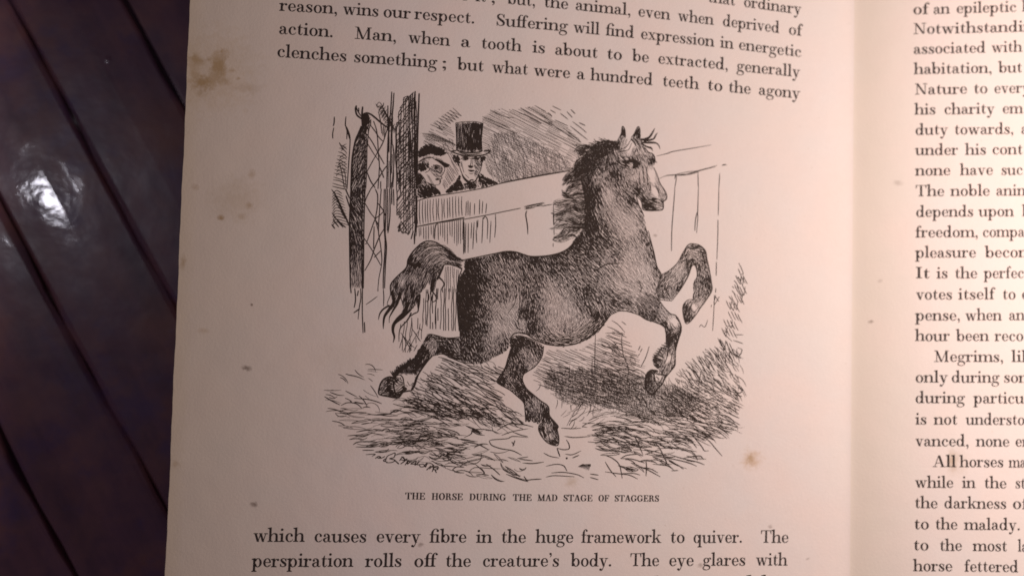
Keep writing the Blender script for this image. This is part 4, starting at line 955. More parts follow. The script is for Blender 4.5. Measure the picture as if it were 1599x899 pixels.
M1.build('person', INK_FINE, engraving)['label'] = 'man in a flat cap, seen in profile over the fence'

M2 = Ink()
hat = T(F_, (497, 82), (560, 74), (640, 70), (720, 72), (792, 88), (782, 160), (776, 250), (780, 382), (735, 398), (640, 402), (560, 392), (503, 372), (505, 250))
fur(M2, hat, T(F_, (515, 200, .9), (560, 200, .62), (580, 300, .7), (600, 150, .82), (640, 200, .9), (680, 200, .96), (720, 250, .97), (765, 200, .95), (560, 360, .9), (640, 380, .93), (540, 100, .5), (700, 100, .9), (740, 320, .96)), const(90), step=2.2, length=13, turn=.02, bend=.02, gain=.8)
for x in range(512, 780, 17): line(M2, T(F_, (x, 88 + 8 * rng.random()), (x + 2, 250), (x + 3, 375)), .8 if x < 620 else 1.3)
lines(M2, F_, 1.2, [(497, 84), (560, 74), (640, 70), (720, 72), (792, 88)], [(497, 84), (505, 250), (503, 372)], [(792, 88), (776, 250), (782, 382)], taper=.2)
lines(M2, F_, 2.6, [(450, 388), (500, 384)], [(470, 402), (540, 425), (620, 440), (700, 442), (790, 430), (850, 410)], [(500, 375), (560, 395), (640, 405), (740, 400), (785, 385)], [(800, 385), (845, 382), (866, 392), (840, 412)], taper=.25)
lines(M2, F_, 1.1, [(448, 388), (470, 405)], [(520, 400), (640, 424), (780, 412)], [(540, 408), (640, 430), (770, 420)])
fur(M2, T(F_, (470, 425), (530, 432), (545, 470), (540, 530), (528, 560), (510, 520), (470, 500), (460, 465)), T(F_, (490, 460, .85), (530, 500, .9), (520, 540, .9), (500, 440, .8)), const(75), step=2.1, length=5)
fur(M2, T(F_, (770, 440), (820, 440), (815, 490), (790, 500), (785, 540), (770, 560), (765, 500)), T(F_, (790, 460, .9), (780, 520, .8)), const(80), step=2.1, length=5)
fur(M2, T(F_, (540, 440), (640, 448), (770, 445), (770, 480), (690, 480), (655, 470), (600, 490), (550, 480)), T(F_, (600, 460, .85), (560, 455, .55), (650, 455, .6), (720, 465, .85), (760, 470, .7)), const(5), step=2.1, length=5)
fur(M2, T(F_, (690, 480), (785, 480), (775, 560), (740, 640), (700, 690), (690, 640), (705, 590), (690, 540)), T(F_, (710, 500, .55), (760, 520, .65), (730, 580, .55), (710, 650, .5), (765, 590, .7)), const(48), step=2.1, length=10, turn=.03)
fur(M2, T(F_, (690, 480), (785, 480), (775, 560), (740, 640), (690, 690)), T(F_, (740, 540, .25), (720, 640, .2)), const(-45), step=2.6, length=9, turn=.03)
for b in ([(585, 462), (612, 455), (636, 464), (628, 482), (600, 484)], [(700, 462), (730, 456), (752, 466), (740, 484), (712, 482)], [(628, 545), (650, 540), (684, 548), (678, 566), (655, 572), (636, 560)], [(622, 592), (650, 588), (700, 594), (690, 606), (660, 612), (640, 602)]):
    blot(M2, T(F_, *b))
lines(M2, F_, 1.0, [(530, 520), (542, 570), (560, 620), (580, 660), (620, 700), (650, 712)], [(665, 470), (660, 520), (652, 545)], [(780, 530), (765, 590), (742, 640), (715, 690)], [(640, 625), (665, 632), (688, 622)])
lines(M2, F_, .6, [(560, 500), (570, 560), (585, 620)], [(552, 500), (556, 560)], [(600, 640), (640, 680)], [(680, 480), (678, 540)])
fur(M2, T(F_, (540, 640), (548, 680), (575, 740), (600, 800), (480, 830), (355, 855), (420, 780), (490, 720), (520, 660)), T(F_, (500, 750, .96), (420, 810, .93), (540, 700, .96), (570, 790, .9), (470, 800, .96)), const(60), step=2.2, length=6)
fur(M2, T(F_, (760, 615), (800, 655), (880, 695), (975, 738), (860, 765), (780, 785), (740, 700), (735, 650)), T(F_, (770, 680, .9), (840, 720, .93), (930, 735, .88), (790, 750, .85), (765, 640, .8)), const(55), step=2.2, length=6)
fur(M2, T(F_, (575, 740), (640, 715), (740, 700), (785, 780), (690, 800), (600, 812)), T(F_, (610, 780, .7), (655, 740, .97), (690, 760, .85), (750, 750, .3), (640, 800, .6), (720, 720, .5)), const(70), step=2.3, length=6)
lines(M2, F_, 2.0, [(565, 640), (590, 690), (640, 730), (700, 715), (735, 670)], [(600, 690), (640, 720)], [(640, 720), (660, 700), (690, 700)], [(655, 730), (640, 770), (650, 805)], [(690, 720), (705, 770), (700, 795)], taper=.3)
M2.build('person', INK_FINE, engraving)['label'] = 'man in a tall top hat facing us over the fence'

# ------------------------------------------------------------------ shaded distance behind the men
K = Ink()
sky = T('A2', (160, 262), (240, 190), (310, 165), (440, 180), (520, 165), (640, 145), (740, 200), (880, 290), (1040, 440), (1100, 560), (990, 640), (960, 735), (640, 790), (330, 850), (260, 810), (190, 720), (165, 560))
tone_sky = T('A2', (200, 280, .55), (300, 200, .75), (520, 190, .8), (650, 170, .7), (700, 260, .9), (900, 380, .9), (1000, 480, .7), (560, 480, 1), (800, 500, 1.0), (880, 600, 1.0), (500, 640, .6), (250, 500, .45), (220, 650, .30), (300, 780, .35), (700, 720, .6), (880, 690, .6), (420, 350, .8), (500, 270, .45))
ruling(K, sky, 27, 2.25, .66, wob=.3, brk=.13, tone=tone_sky)
ruling(K, T('A2', (250, 390), (440, 380), (620, 470), (860, 560), (960, 640), (955, 730), (640, 790), (330, 850), (260, 810), (200, 720), (180, 600)), 62, 2.5, .38, wob=.4, brk=.25)
ruling(K, T('A2', (250, 390), (440, 380), (860, 560), (955, 730), (640, 790), (330, 850), (240, 780)), 83, 2.6, .36, wob=.4, brk=.25)
fur(K, T('A2', (250, 390), (440, 380), (620, 470), (860, 560), (900, 640), (900, 735), (640, 790), (330, 850), (230, 770)), T('A2', (300, 600, .12), (350, 640, .34), (480, 450, .3), (520, 640, .25), (570, 560, .26), (680, 620, .16), (760, 680, .2), (380, 520, .16), (450, 700, .16), (860, 640, .2), (310, 730, .22), (380, 760, .28)), const(75), step=2.8, length=9, turn=.5)
for c in ([(640, 145), (700, 180), (740, 200)], [(580, 160), (700, 230), (800, 300)], [(510, 165), (640, 240), (800, 330)], [(435, 180), (600, 255), (700, 310)], [(235, 185), (350, 240), (450, 260)], [(165, 245), (300, 300), (420, 350)], [(165, 265), (330, 340), (480, 400)], [(800, 150), (840, 170), (878, 188)], [(780, 185), (830, 215)],
          [(760, 210), (795, 240)], [(870, 215), (940, 270)], [(930, 200), (980, 255)], [(965, 180), (1005, 220)], [(980, 290), (1060, 350), (1108, 392)], [(820, 275), (940, 330)], [(960, 330), (1060, 410), (1118, 455)], [(1040, 300), (1100, 328)], [(900, 350), (1000, 430), (1060, 480)], [(760, 290), (860, 360), (1000, 450)]):
    line(K, T('A2', *c), 1.35)
for i in range(8):           # loose zigzag at the left of the hat
    x, y = 1000 + 24 * i, 345 - 19 * i + 6 * rng.standard_normal()
    line(K, T('A1', (x - 30, y - 25), (x + 30, y), (x + 85, y + 28)), 1.0); line(K, T('A1', (x + 85, y + 28), (x + 5, y - 48)), .8)
for i in range(9):
    y = 395 + 9 * i; line(K, T('A1', (880 + 18 * rng.random() * i, y), (990 + 20 * i, y + 12), (1090 + 16 * i, y + 50)), .8)
ruling(K, T('A1', (880, 500), (960, 350), (1150, 320), (1195, 420), (1195, 560), (1130, 600), (1040, 500)), 27, 2.4, .62, brk=.2)
ruling(K, T('FC', (345, 760), (400, 560), (420, 540), (400, 400), (330, 300), (450, 250), (495, 330), (470, 400), (520, 560), (535, 640), (490, 700), (420, 770), (360, 840)), 60, 2.5, .6, brk=.2)
K.build('shaded_background', INK_GREY, engraving)

# ------------------------------------------------------------------ the fence
N = Ink()
rail = T('B1', (838, 112), (980, 72), (1276, 25)) + T('A2', (190, 888), (330, 850), (640, 790), (960, 735))
line(N, rail, 1.5, taper=.1)
line(N, [(p[0], p[1] - 1.3) for p in rail[4:]], 1.0)
lines(N, 'B1', 1.6, [(830, 345), (1040, 305), (1276, 262)], taper=.1)
lines(N, 'B1', .9, [(860, 335), (1276, 255)], [(1040, 310), (1276, 272)])
lines(N, 'B2', 1.6, [(0, 275), (200, 238), (360, 205), (510, 175)], taper=.2)
lines(N, 'B2', .8, [(540, 158), (720, 122)], [(540, 166), (730, 130)], [(545, 176), (700, 150)], [(545, 186), (640, 170)], [(560, 172), (800, 138)], [(700, 160), (800, 140)])
ruling(N, T('B2', (540, 155), (725, 120), (735, 132), (640, 165), (548, 190)), -12, 1.5, .8, brk=.05)
x = 852
while x < 1276:
    y = 100 - (x - 852) * .10; e = 345 - (x - 830) * .187
    line(N, T('B1', (x, y + 14 * rng.random()), (x + 4 * rng.standard_normal(), (y + e) / 2), (x + 4, e - 10 - 20 * rng.random())), 1.0)
    x += 21 + 9 * rng.random()
x = 845
while x < 1276:
    s = 355 - (x - 830) * .187
    l = np.interp(x, [845, 1000, 1276], [100, 130, 260]) * (.6 + .5 * rng.random())
    line(N, T('B1', (x, s), (x + 3 * rng.standard_normal(), s + l)), .9)
    x += 16 + 8 * rng.random()
for c in ([(20, 115), (15, 245)], [(35, 105), (35, 240)], [(55, 120), (52, 245)], [(95, 130), (92, 235)], [(140, 95), (138, 230)], [(168, 110), (162, 225)], [(203, 130), (195, 225)], [(15, 310), (10, 580)], [(38, 310), (35, 580)], [(68, 305), (62, 450)], [(90, 300), (78, 545)], [(115, 285), (115, 375)], [(125, 280), (122, 350)], [(108, 370), (113, 490)],
          [(170, 255), (165, 380), (160, 490)], [(185, 240), (212, 290), (208, 455)], [(243, 290), (232, 490)], [(190, 245), (172, 275)], [(283, 228), (285, 330), (276, 440)], [(0, 300), (2, 580)]):
    line(N, T('B2', *c), 1.15)
lines(N, 'B2', 1.7, [(568, 195), (558, 235), (572, 330), (576, 412)], [(808, 215), (812, 330)])
lines(N, 'B2', .9, [(808, 140), (808, 260)], [(812, 360), (815, 420)], [(806, 490), (805, 525)])
lines(N, 'B1', 1.5, [(850, 60), (848, 250), (845, 345), (825, 420), (825, 500)], [(1270, 270), (1272, 420), (1270, 590)], [(1040, 310), (1015, 340), (1005, 450)])
# the boards on the right of the horse
N1, N = N, Ink()
lines(N, 'A3', 1.25, [(465, 602), (560, 580), (620, 560), (800, 530), (960, 502)], taper=.5)
lines(N, 'A3', .9, [(490, 805), (560, 780), (700, 772), (840, 735), (1010, 690)], [(550, 775), (650, 768), (760, 762), (850, 738), (1000, 700)], [(630, 770), (720, 750), (830, 735)], [(640, 780), (760, 770), (850, 745)], [(850, 730), (930, 712), (1015, 688)], [(1055, 688), (1105, 680)], [(1060, 682), (1090, 676)])
lines(N, 'A3', 1.0, [(635, 765), (645, 800), (630, 899)], [(640, 770), (630, 810)], [(840, 745), (845, 899)], [(1038, 758), (1030, 899)])
lines(N, 'B3', 1.15, [(632, 0), (618, 180), (604, 380), (601, 565)], [(845, 0), (838, 220), (840, 250), (828, 400)], [(1030, 0), (1025, 240)], [(1022, 280), (1020, 440), (1012, 640)], [(1008, 660), (1006, 785)], [(838, 200), (820, 270), (812, 378)], taper=.3)
lines(N, 'C3', 1.0, [(1003, 0), (1000, 40)], [(990, 60), (985, 200), (974, 385)], [(1000, 75), (1030, 120)], [(990, 150), (1035, 75)], [(960, 170), (965, 150)], [(1002, 60), (985, 130)], [(852, 350), (870, 330), (888, 345), (908, 345), (930, 285)], taper=.3)
N.build('fence', INK_FINE, engraving)['label'] = 'pale board fence to the right of the horse'
N = N1
# boards seen past the tail
ruling(N, T('C1', (930, 0), (1210, -10), (1212, 200), (1235, 395), (1100, 385), (960, 370), (885, 300), (880, 200)), 91, 4.0, 1.05, wob=.5, brk=.06)
ruling(N, T('TL', (600, 260), (650, 258), (745, 300), (712, 400), (708, 480), (600, 480), (605, 400), (580, 350)), 91, 3.0, .62, wob=.4, brk=.1)
ruling(N, T('C1', (680, 330), (780, 250), (900, 260), (950, 350), (900, 440), (850, 540), (760, 600), (700, 560)), 93, 5.2, .85, wob=.8, brk=.22)
lines(N, 'C1', 1.0, [(800, 360), (840, 420), (880, 480)], [(865, 355), (895, 385)], [(830, 400), (870, 470)], [(720, 430), (760, 500), (800, 560)], [(700, 400), (780, 500), (830, 540)], [(760, 580), (800, 500), (860, 390)], [(720, 580), (760, 500), (800, 420)], [(690, 540), (720, 440)], [(820, 570), (850, 510)], [(1015, 160), (1012, 325)])
N.build('fence', INK_FINE, engraving)['label'] = 'board fence behind the horse, with two men over it'

# ------------------------------------------------------------------ the stable doorway
Dr = Ink()
# climbing dark jamb on the left
jamb = T('A1', (345, 330), (350, 250), (400, 215), (430, 245), (420, 310), (385, 400), (392, 560), (385, 899)) + T('B1', (380, 60), (360, 300), (365, 640), (362, 899), (245, 899), (235, 500), (240, 200), (250, 0)) + T('A1', (250, 890), (262, 640), (290, 470), (318, 400))
tone_j = T('A1', (380, 260, .75), (350, 380, .9), (330, 500, .72), (310, 650, .72), (280, 800, .85), (340, 800, .75), (375, 600, .8)) + T('B1', (260, 150, .9), (310, 150, .72), (350, 250, .75), (300, 350, .78), (250, 500, .85), (310, 500, .72), (300, 620, .62), (260, 700, .6), (320, 720, .5), (300, 850, .38), (255, 850, .5))
fur(Dr, jamb, tone_j, flow(T('A1', (350, 400, 110), (320, 600, 112), (310, 800, 115)) + T('B1', (300, 200, 55), (300, 400, 75), (300, 700, 88), (300, 880, 90))), step=2.4, length=13, turn=.10)
lines(Dr, 'A1', 2.4, [(300, 145), (292, 180), (305, 230), (345, 265)], [(357, 155), (352, 200), (350, 260), (360, 330)], [(350, 230), (390, 212), (430, 225), (470, 255), (510, 290), (560, 330), (585, 345)], [(345, 330), (318, 400), (290, 470), (262, 640), (250, 899)], taper=.2)
blot(Dr, T('A1', (345, 240), (385, 215), (415, 240), (412, 300), (385, 330), (350, 330)))
lines(Dr, 'A1', 1.6, [(385, 380), (395, 560), (385, 899)], [(375, 420), (380, 600), (370, 899)], [(400, 330), (408, 380), (400, 480)], [(320, 165), (322, 200)], [(295, 150), (310, 190), (340, 240)], taper=.2)
lines(Dr, 'B1', 1.7, [(378, 0), (368, 300), (365, 600), (362, 899)], [(250, 0), (238, 300), (240, 600), (245, 899)], [(358, 0), (350, 400), (352, 899)], taper=.1)
lines(Dr, 'C1', 1.7, [(355, 0), (353, 200), (360, 405)], [(285, 0), (292, 100), (280, 175)], [(338, 0), (340, 90), (325, 180), (315, 280)], [(372, 305), (376, 400)], [(248, 0), (252, 45)], [(318, 20), (308, 70)], [(275, 222), (330, 185)], taper=.3)
lines(Dr, 'C1', 1.2, [(385, 148), (440, 110), (490, 72)], [(543, 0), (548, 80), (545, 165)], [(495, 0), (495, 30)])
# lattice
lines(Dr, 'A1', 1.5, [(425, 320), (470, 380), (510, 440), (545, 472)], [(380, 390), (440, 470), (510, 600), (552, 675)], [(395, 480), (450, 570), (500, 640)], [(585, 680), (545, 730), (490, 820), (430, 899)], [(395, 745), (440, 660), (480, 590)], [(395, 745), (430, 830), (470, 890)],
      [(455, 285), (480, 360), (492, 450), (500, 600), (508, 700), (495, 899)], [(545, 470), (520, 520), (480, 590)], [(505, 690), (530, 750), (548, 800)], [(425, 320), (408, 390), (400, 520)], [(520, 830), (520, 899)], [(585, 340), (560, 420), (545, 470)], [(430, 270), (428, 320)], taper=.2)
lines(Dr, 'B1', 1.5, [(430, 0), (390, 80), (378, 120)], [(375, 125), (430, 220), (470, 275), (500, 390)], [(470, 0), (492, 60), (488, 170), (470, 275)], [(550, 200), (510, 240), (470, 275), (430, 380), (395, 480)], [(555, 355), (510, 430), (460, 550), (430, 640), (375, 740)], [(365, 440), (420, 520), (470, 600), (520, 690)],
      [(460, 340), (455, 540)], [(525, 0), (515, 120), (505, 260), (500, 390), (520, 520), (530, 660), (505, 800), (495, 899)], [(495, 130), (540, 190), (560, 240)], [(480, 290), (505, 340)], [(520, 560), (460, 620)], [(395, 490), (380, 500)], taper=.2)
# frame post
lines(Dr, 'A1', 1.8, [(620, 20), (610, 200), (590, 400), (582, 600), (575, 899)], [(640, 30), (632, 150), (620, 300), (612, 600), (605, 899)], [(585, 145), (585, 300), (595, 480), (578, 620)], [(655, 330), (660, 480), (655, 620), (680, 840)], [(630, 500), (640, 640), (620, 899)], taper=.2)
ruling(Dr, T('A1', (590, 340), (615, 200), (632, 250), (640, 500), (640, 899), (575, 899), (580, 600)), 91, 2.3, .8, brk=.12)
lines(Dr, 'B1', 1.7, [(565, 0), (568, 200), (560, 400), (572, 520), (562, 700), (555, 899)], [(600, 0), (605, 200), (595, 330), (585, 400)], [(552, 0), (550, 300), (560, 500), (545, 760), (542, 899)], [(580, 0), (585, 200), (580, 380)], [(635, 0), (640, 150)], [(618, 0), (620, 140)], taper=.2)
# ivy-like scrawl above the lattice
for i in range(16):
    x, y = 480 + 7 * i, 135 + 13 * i
    line(Dr, T('A1', (x, y + 20), (x + 26, y - 8 + 8 * rng.standard_normal()), (x + 60, y + 26), (x + 70 - i, y + 66)), .95)
    if i % 2: line(Dr, T('A1', (x + 10, y + 60), (x + 45, y + 10), (x + 62, y - 20)), .85)
lines(Dr, 'A1', 1.3, [(475, 130), (500, 160), (540, 150), (545, 120)], [(500, 200), (520, 300), (530, 400)], [(545, 330), (540, 420)], [(560, 340), (552, 440)])
# dark hatched post
post = T('A1', (725, 75), (770, 60), (800, 25), (832, 15), (850, 200), (855, 899)) + T('B1', (850, 0), (840, 250), (815, 380), (770, 415), (690, 385), (670, 350), (700, 290), (655, 240), (660, 0)) + T('A1', (660, 880), (650, 600), (650, 420), (665, 290), (685, 190))
ruling(Dr, post, 90, 3.4, 1.35, wob=.5, brk=.05, tone=T('A1', (700, 200, .6), (760, 200, .8), (830, 200, 1.2), (700, 600, .9), (800, 600, 1.2)) + T('B1', (700, 100, .9), (820, 100, 1.2), (740, 350, .5)))
ruling(Dr, post, -52, 3.5, 1.15, wob=.9, brk=.08)
ruling(Dr, T('A1', (770, 60), (832, 15), (855, 899), (760, 899)) , 90, 3.0, 1.2, wob=.3, brk=.03)
ruling(Dr, T('A1', (690, 420), (855, 400), (855, 899), (690, 899)), -35, 4.5, .9, wob=.9, brk=.12)
lines(Dr, 'A1', 2.2, [(832, 15), (828, 300), (832, 600), (845, 899)], [(868, 35), (860, 250), (852, 500), (850, 899)], taper=.15)
lines(Dr, 'A1', 1.3, [(725, 75), (770, 60), (740, 95)], [(735, 90), (768, 85)], [(655, 320), (680, 300), (672, 340)])
lines(Dr, 'B1', 1.8, [(670, 350), (690, 345), (680, 385), (700, 375), (720, 400), (745, 390), (770, 415)], [(700, 290), (730, 330), (760, 380)], [(815, 380), (795, 455)], [(835, 0), (840, 200), (825, 500)], taper=.2)
# foliage scrawl at the outer left
lines(Dr, 'A1', 1.5, [(100, 245), (98, 300), (90, 330)], [(95, 345), (85, 400), (86, 445)], [(205, 245), (200, 320), (215, 360), (212, 450)], [(215, 345), (240, 420), (240, 520), (228, 700), (215, 899)], [(145, 480), (160, 510), (185, 550)], [(205, 345), (225, 400), (245, 460)], taper=.3)
y = 500
while y < 899:
    w0 = np.interp(y, [500, 700, 899], [150, 105, 78])
    line(Dr, T('A1', (w0, y), ((w0 + 215) / 2, y + 8 + 12 * rng.random()), (215, y + 30 + 24 * rng.random())), 1.2)
    if rng.random() < .6: line(Dr, T('A1', (w0 + 20, y + 26), (w0 + 40, y + 2), (210, y - 6 - 10 * rng.random())), 1.1)
    y += 25 + 10 * rng.random()
lines(Dr, 'A1', 1.3, [(145, 660), (165, 740), (185, 850), (190, 899)], [(175, 700), (200, 780), (205, 899)])
for i in range(11):
    x = 80 + 11 * i; y = 4 + 25 * i
    line(Dr, T('B1', (x - 6 + 8 * rng.standard_normal(), y), (x + 26, y + 44), (min(238, x + 58), y + 92)), 1.2)
for i in range(12):
    y = 20 + 26 * i
    line(Dr, T('B1', (78 + 8 * rng.random(), y + 30), (120, y - 6), (min(235, 170 + 6 * i), y + 24)), 1.1)
for c in ([(75, 320), (105, 360)], [(90, 280), (140, 345)], [(78, 215), (130, 290), (180, 350)], [(120, 270), (165, 320), (205, 350)], [(200, 0), (240, 90)], [(205, 60), (240, 170)]): line(Dr, T('B1', *c), 1.8)
Dr.build('doorway', INK_FINE, engraving)

# ------------------------------------------------------------------ straw, grass and the horse's shadow
Gr = Ink()
L_ = 'P'
# slope behind the hind legs
ruling(Gr, [(690, 562), (712, 560), (740, 570), (790, 572), (782, 590), (772, 600), (790, 618), (760, 640), (700, 650), (650, 640), (640, 610), (662, 592)], 24, 3.9, 1.05, wob=1.1, brk=.10)
ruling(Gr, [(668, 590), (700, 575), (740, 590), (770, 605), (800, 640), (820, 660), (770, 660), (690, 650), (660, 620)], 33, 4.4, 1.0, wob=1.3, brk=.22)
scribble(Gr, [(655, 590), (690, 575), (735, 595), (730, 640), (680, 650), (640, 625)], const(36), 5, 20, 1.05, turn=.22, bend=.5, keep=.5)
scribble(Gr, [(655, 590), (690, 575), (735, 595), (730, 650), (680, 650), (640, 625)], const(-24), 6.5, 14, .9, turn=.2, keep=.3)
scribble(Gr, [(690, 560), (720, 555), (790, 575), (770, 600), (700, 590)], const(22), 5.5, 24, 1.1, turn=.12, bend=.4, keep=.6)
# loose straw, left
sl = [(507, 612), (525, 580), (560, 570), (590, 560), (596, 600), (640, 622), (700, 640), (800, 645), (826, 662), (800, 700), (830, 730), (800, 752), (760, 748), (700, 742), (640, 728), (590, 712), (560, 700), (530, 665), (512, 640)]
scribble(Gr, [(520, 590), (560, 566), (590, 575), (585, 600), (600, 625), (540, 640), (510, 625)], const(22), 7.5, 20, 1.2, turn=.25, bend=.3, keep=.62)
fl = flow([(540, 640, 10), (560, 690, -15), (600, 660, 0), (620, 700, -8), (700, 640, 14), (700, 700, 6), (760, 670, 20), (760, 720, 14), (800, 740, 16), (540, 600, 20)])
scribble(Gr, [(520, 640), (560, 628), (640, 625), (720, 640), (800, 648), (820, 660), (740, 680), (720, 720), (640, 715), (580, 700), (545, 680)], fl, 5.8, 27, 1.15, turn=.13, bend=.45, keep=.54, twin=.45)
scribble(Gr, [(590, 660), (680, 650), (730, 690), (700, 715), (620, 705)], fl, 5.0, 20, 1.3, turn=.2, bend=.5, keep=.45, twin=.5)
scribble(Gr, [(610, 672), (660, 668), (690, 690), (660, 700), (620, 690)], const(4), 2.6, 18, .9, turn=.12, keep=.8)
scribble(Gr, [(630, 622), (720, 632), (760, 650), (690, 655), (630, 640)], const(10), 3.4, 26, 1.3, turn=.16, keep=.6)
scribble(Gr, [(720, 620), (780, 625), (815, 650), (820, 662), (770, 668), (720, 655)], const(28), 4.0, 22, 1.15, turn=.28, keep=.75)
scribble(Gr, [(690, 690), (760, 690), (810, 720), (838, 735), (800, 750), (720, 742), (650, 728)], flow([(700, 720, 12), (780, 730, 22), (740, 700, -20)]), 6.4, 28, 1.25, turn=.2, bend=.5, keep=.6, twin=.5)
for c in ([(60, 560), (120, 590), (180, 600)],): pass
lines(Gr, 'D1', 1.5, [(10, 80), (80, 120), (150, 155)], [(40, 185), (100, 195), (160, 215), (180, 205)], [(80, 300), (150, 315), (200, 345)], [(160, 160), (220, 135), (300, 145), (350, 185)], [(60, 40), (130, 65), (190, 70)], [(200, 240), (280, 225), (390, 225)], [(400, 240), (500, 245), (600, 235), (660, 200), (740, 225)],
      [(430, 315), (480, 295), (600, 290), (720, 290), (860, 300), (1000, 320)], [(520, 345), (600, 355), (720, 340), (860, 325), (1000, 330), (1070, 330)], [(280, 95), (400, 105), (480, 125), (530, 145)], [(630, 145), (700, 165), (830, 190), (960, 205), (1130, 215)], [(780, 80), (900, 110), (1040, 140)], [(220, 435), (340, 425)], [(235, 468), (300, 460), (370, 470)], [(270, 515), (320, 490), (470, 485)],
      [(295, 535), (420, 535), (500, 515)], [(355, 565), (460, 565)], [(385, 605), (470, 600), (440, 620)], [(300, 400), (380, 385), (460, 380)], [(1170, 740), (1210, 715), (1276, 720)], [(1170, 740), (1210, 765), (1276, 770)], [(980, 660), (1060, 700), (1200, 715)], [(1000, 360), (1100, 370), (1200, 400), (1240, 430)], [(1000, 400), (1120, 420), (1220, 450)], [(1120, 610), (1160, 580), (1276, 590)], [(1120, 610), (1140, 650), (1220, 700)])
lines(Gr, 'D2', 1.5, [(0, 490), (120, 510), (220, 560)], [(0, 450), (60, 420), (80, 385), (140, 375), (240, 385), (310, 410)], [(60, 385), (120, 420), (185, 430)], [(225, 480), (260, 470), (390, 460), (440, 440), (580, 450)], [(225, 480), (250, 520), (330, 550), (440, 570), (520, 610)], [(340, 430), (440, 395), (580, 370)], [(300, 385), (400, 330), (520, 330), (625, 355)], [(440, 400), (520, 430), (575, 440)],
      [(480, 640), (580, 625)], [(500, 645), (620, 660)], [(530, 680), (620, 685), (720, 672)], [(740, 710), (830, 692), (900, 705), (932, 755)], [(740, 808), (820, 795), (1000, 805)], [(790, 770), (900, 765), (1020, 785), (1085, 815)], [(720, 590), (780, 620), (860, 635)], [(840, 545), (868, 625)], [(840, 545), (900, 560), (950, 550), (948, 510), (925, 470)], [(540, 840), (620, 830), (700, 825)], [(380, 780), (480, 820), (580, 850)], [(540, 800), (575, 850)],
      [(915, 600), (980, 605), (1060, 570)], [(980, 635), (1040, 610)], [(880, 365), (980, 370), (1060, 365)], [(910, 440), (1000, 450), (1140, 440)], [(1065, 355), (1110, 325), (1180, 320)], [(460, 475), (440, 530)], [(430, 490), (455, 520)], [(1140, 780), (1215, 790)], [(1140, 810), (1215, 832)], [(100, 690), (180, 770), (110, 785)], [(200, 690), (270, 740), (325, 790)])
for i in range(9): line(Gr, T('D2', (1030 + 12 * i, 715 + 4 * i), (1060 + 10 * i, 700 - i), (1080 + 8 * i, 690 + 3 * i)), 1.2)
# the cast shadow under the belly
ruling(Gr, [(855, 545), (905, 545), (960, 515), (975, 520), (1000, 560), (1003, 600), (1000, 625), (940, 640), (900, 625), (840, 600), (828, 588), (846, 560)], 22, 3.2, .85, wob=.8, brk=.10)
ruling(Gr, [(850, 560), (900, 560), (960, 545), (990, 570), (1000, 600), (980, 632), (930, 630), (880, 612), (845, 600)], 14, 3.4, .75, wob=.9, brk=.35)
dark = [(832, 590), (862, 566), (900, 552), (960, 556), (1000, 585), (1060, 604), (1095, 622), (1085, 640), (1040, 656), (985, 645), (940, 634), (900, 634), (858, 618)]
tone_d = [(840, 590, .25), (870, 592, .52), (870, 570, .2), (900, 556, .15), (920, 575, .3), (920, 598, .64), (960, 606, .72), (960, 565, .15), (980, 580, .25), (1000, 618, .72), (1040, 630, .62), (1085, 625, .35), (900, 615, .55), (860, 612, .3), (940, 628, .6), (985, 640, .5), (1040, 650, .4), (1060, 608, .35)]
fur(Gr, dark, tone_d, const(10), step=2.8, length=13, turn=.22, fringe=.6, gain=.50)
fur(Gr, dark, tone_d, const(84), step=3.4, length=12, turn=.2, fringe=.8, gain=.36)
scribble(Gr, [(860, 575), (950, 575), (1010, 600), (1090, 620), (1090, 645), (1000, 650), (840, 600)], const(32), 5.0, 18, 1.0, turn=.4, bend=.5, keep=.6)
scribble(Gr, [(835, 600), (900, 625), (945, 640), (940, 650), (880, 635), (838, 615)], const(96), 6, 16, 1.1, turn=.2, keep=.7)
for c in ([(925, 560), (924, 590)], [(930, 520), (928, 590)]): line(Gr, c, 1.0)
lines(Gr, 'C3', 1.0, [(155, 400), (150, 500), (170, 620), (210, 720), (195, 880)], [(400, 525), (370, 620), (325, 710)], [(60, 290), (120, 330), (180, 400)], [(20, 345), (100, 380), (170, 430)], [(0, 405), (80, 405), (160, 415)], [(0, 440), (60, 470), (140, 560)], [(150, 300), (190, 330)], [(320, 520), (300, 560)], [(335, 545), (318, 580)], [(315, 590), (300, 612)])
scribble(Gr, [(945, 530), (975, 540), (1000, 570), (1005, 600), (945, 600)], const(25), 4.6, 22, 1.0, turn=.2, bend=.5, keep=.8)
# bank of grass at the right
rb = [(1035, 610), (1065, 575), (1095, 555), (1125, 540), (1155, 545), (1160, 600), (1157, 640), (1130, 655), (1080, 655), (1030, 640)]
scribble(Gr, rb, flow([(1070, 590, 42), (1120, 570, 50), (1150, 580, 55), (1100, 630, 30), (1140, 640, 28)]), 4.0, 17, 1.0, turn=.18, keep=.8)
ruling(Gr, [(1030, 620), (1070, 600), (1110, 590), (1150, 600), (1155, 630), (1120, 650), (1060, 650)], 30, 3.6, .95, wob=1, brk=.15)
ruling(Gr, [(1040, 625), (1090, 600), (1130, 600), (1130, 640), (1080, 650)], -20, 4.2, .75, wob=1, brk=.25)
for i in range(13):
    t = i / 12; x = 1066 + 58 * t; y = 578 - 42 * t + 3 * rng.standard_normal()
    line(Gr, [(x, y), (x + 7, y + 9), (x + 15 + 3 * rng.random(), y + 24)], 1.15)
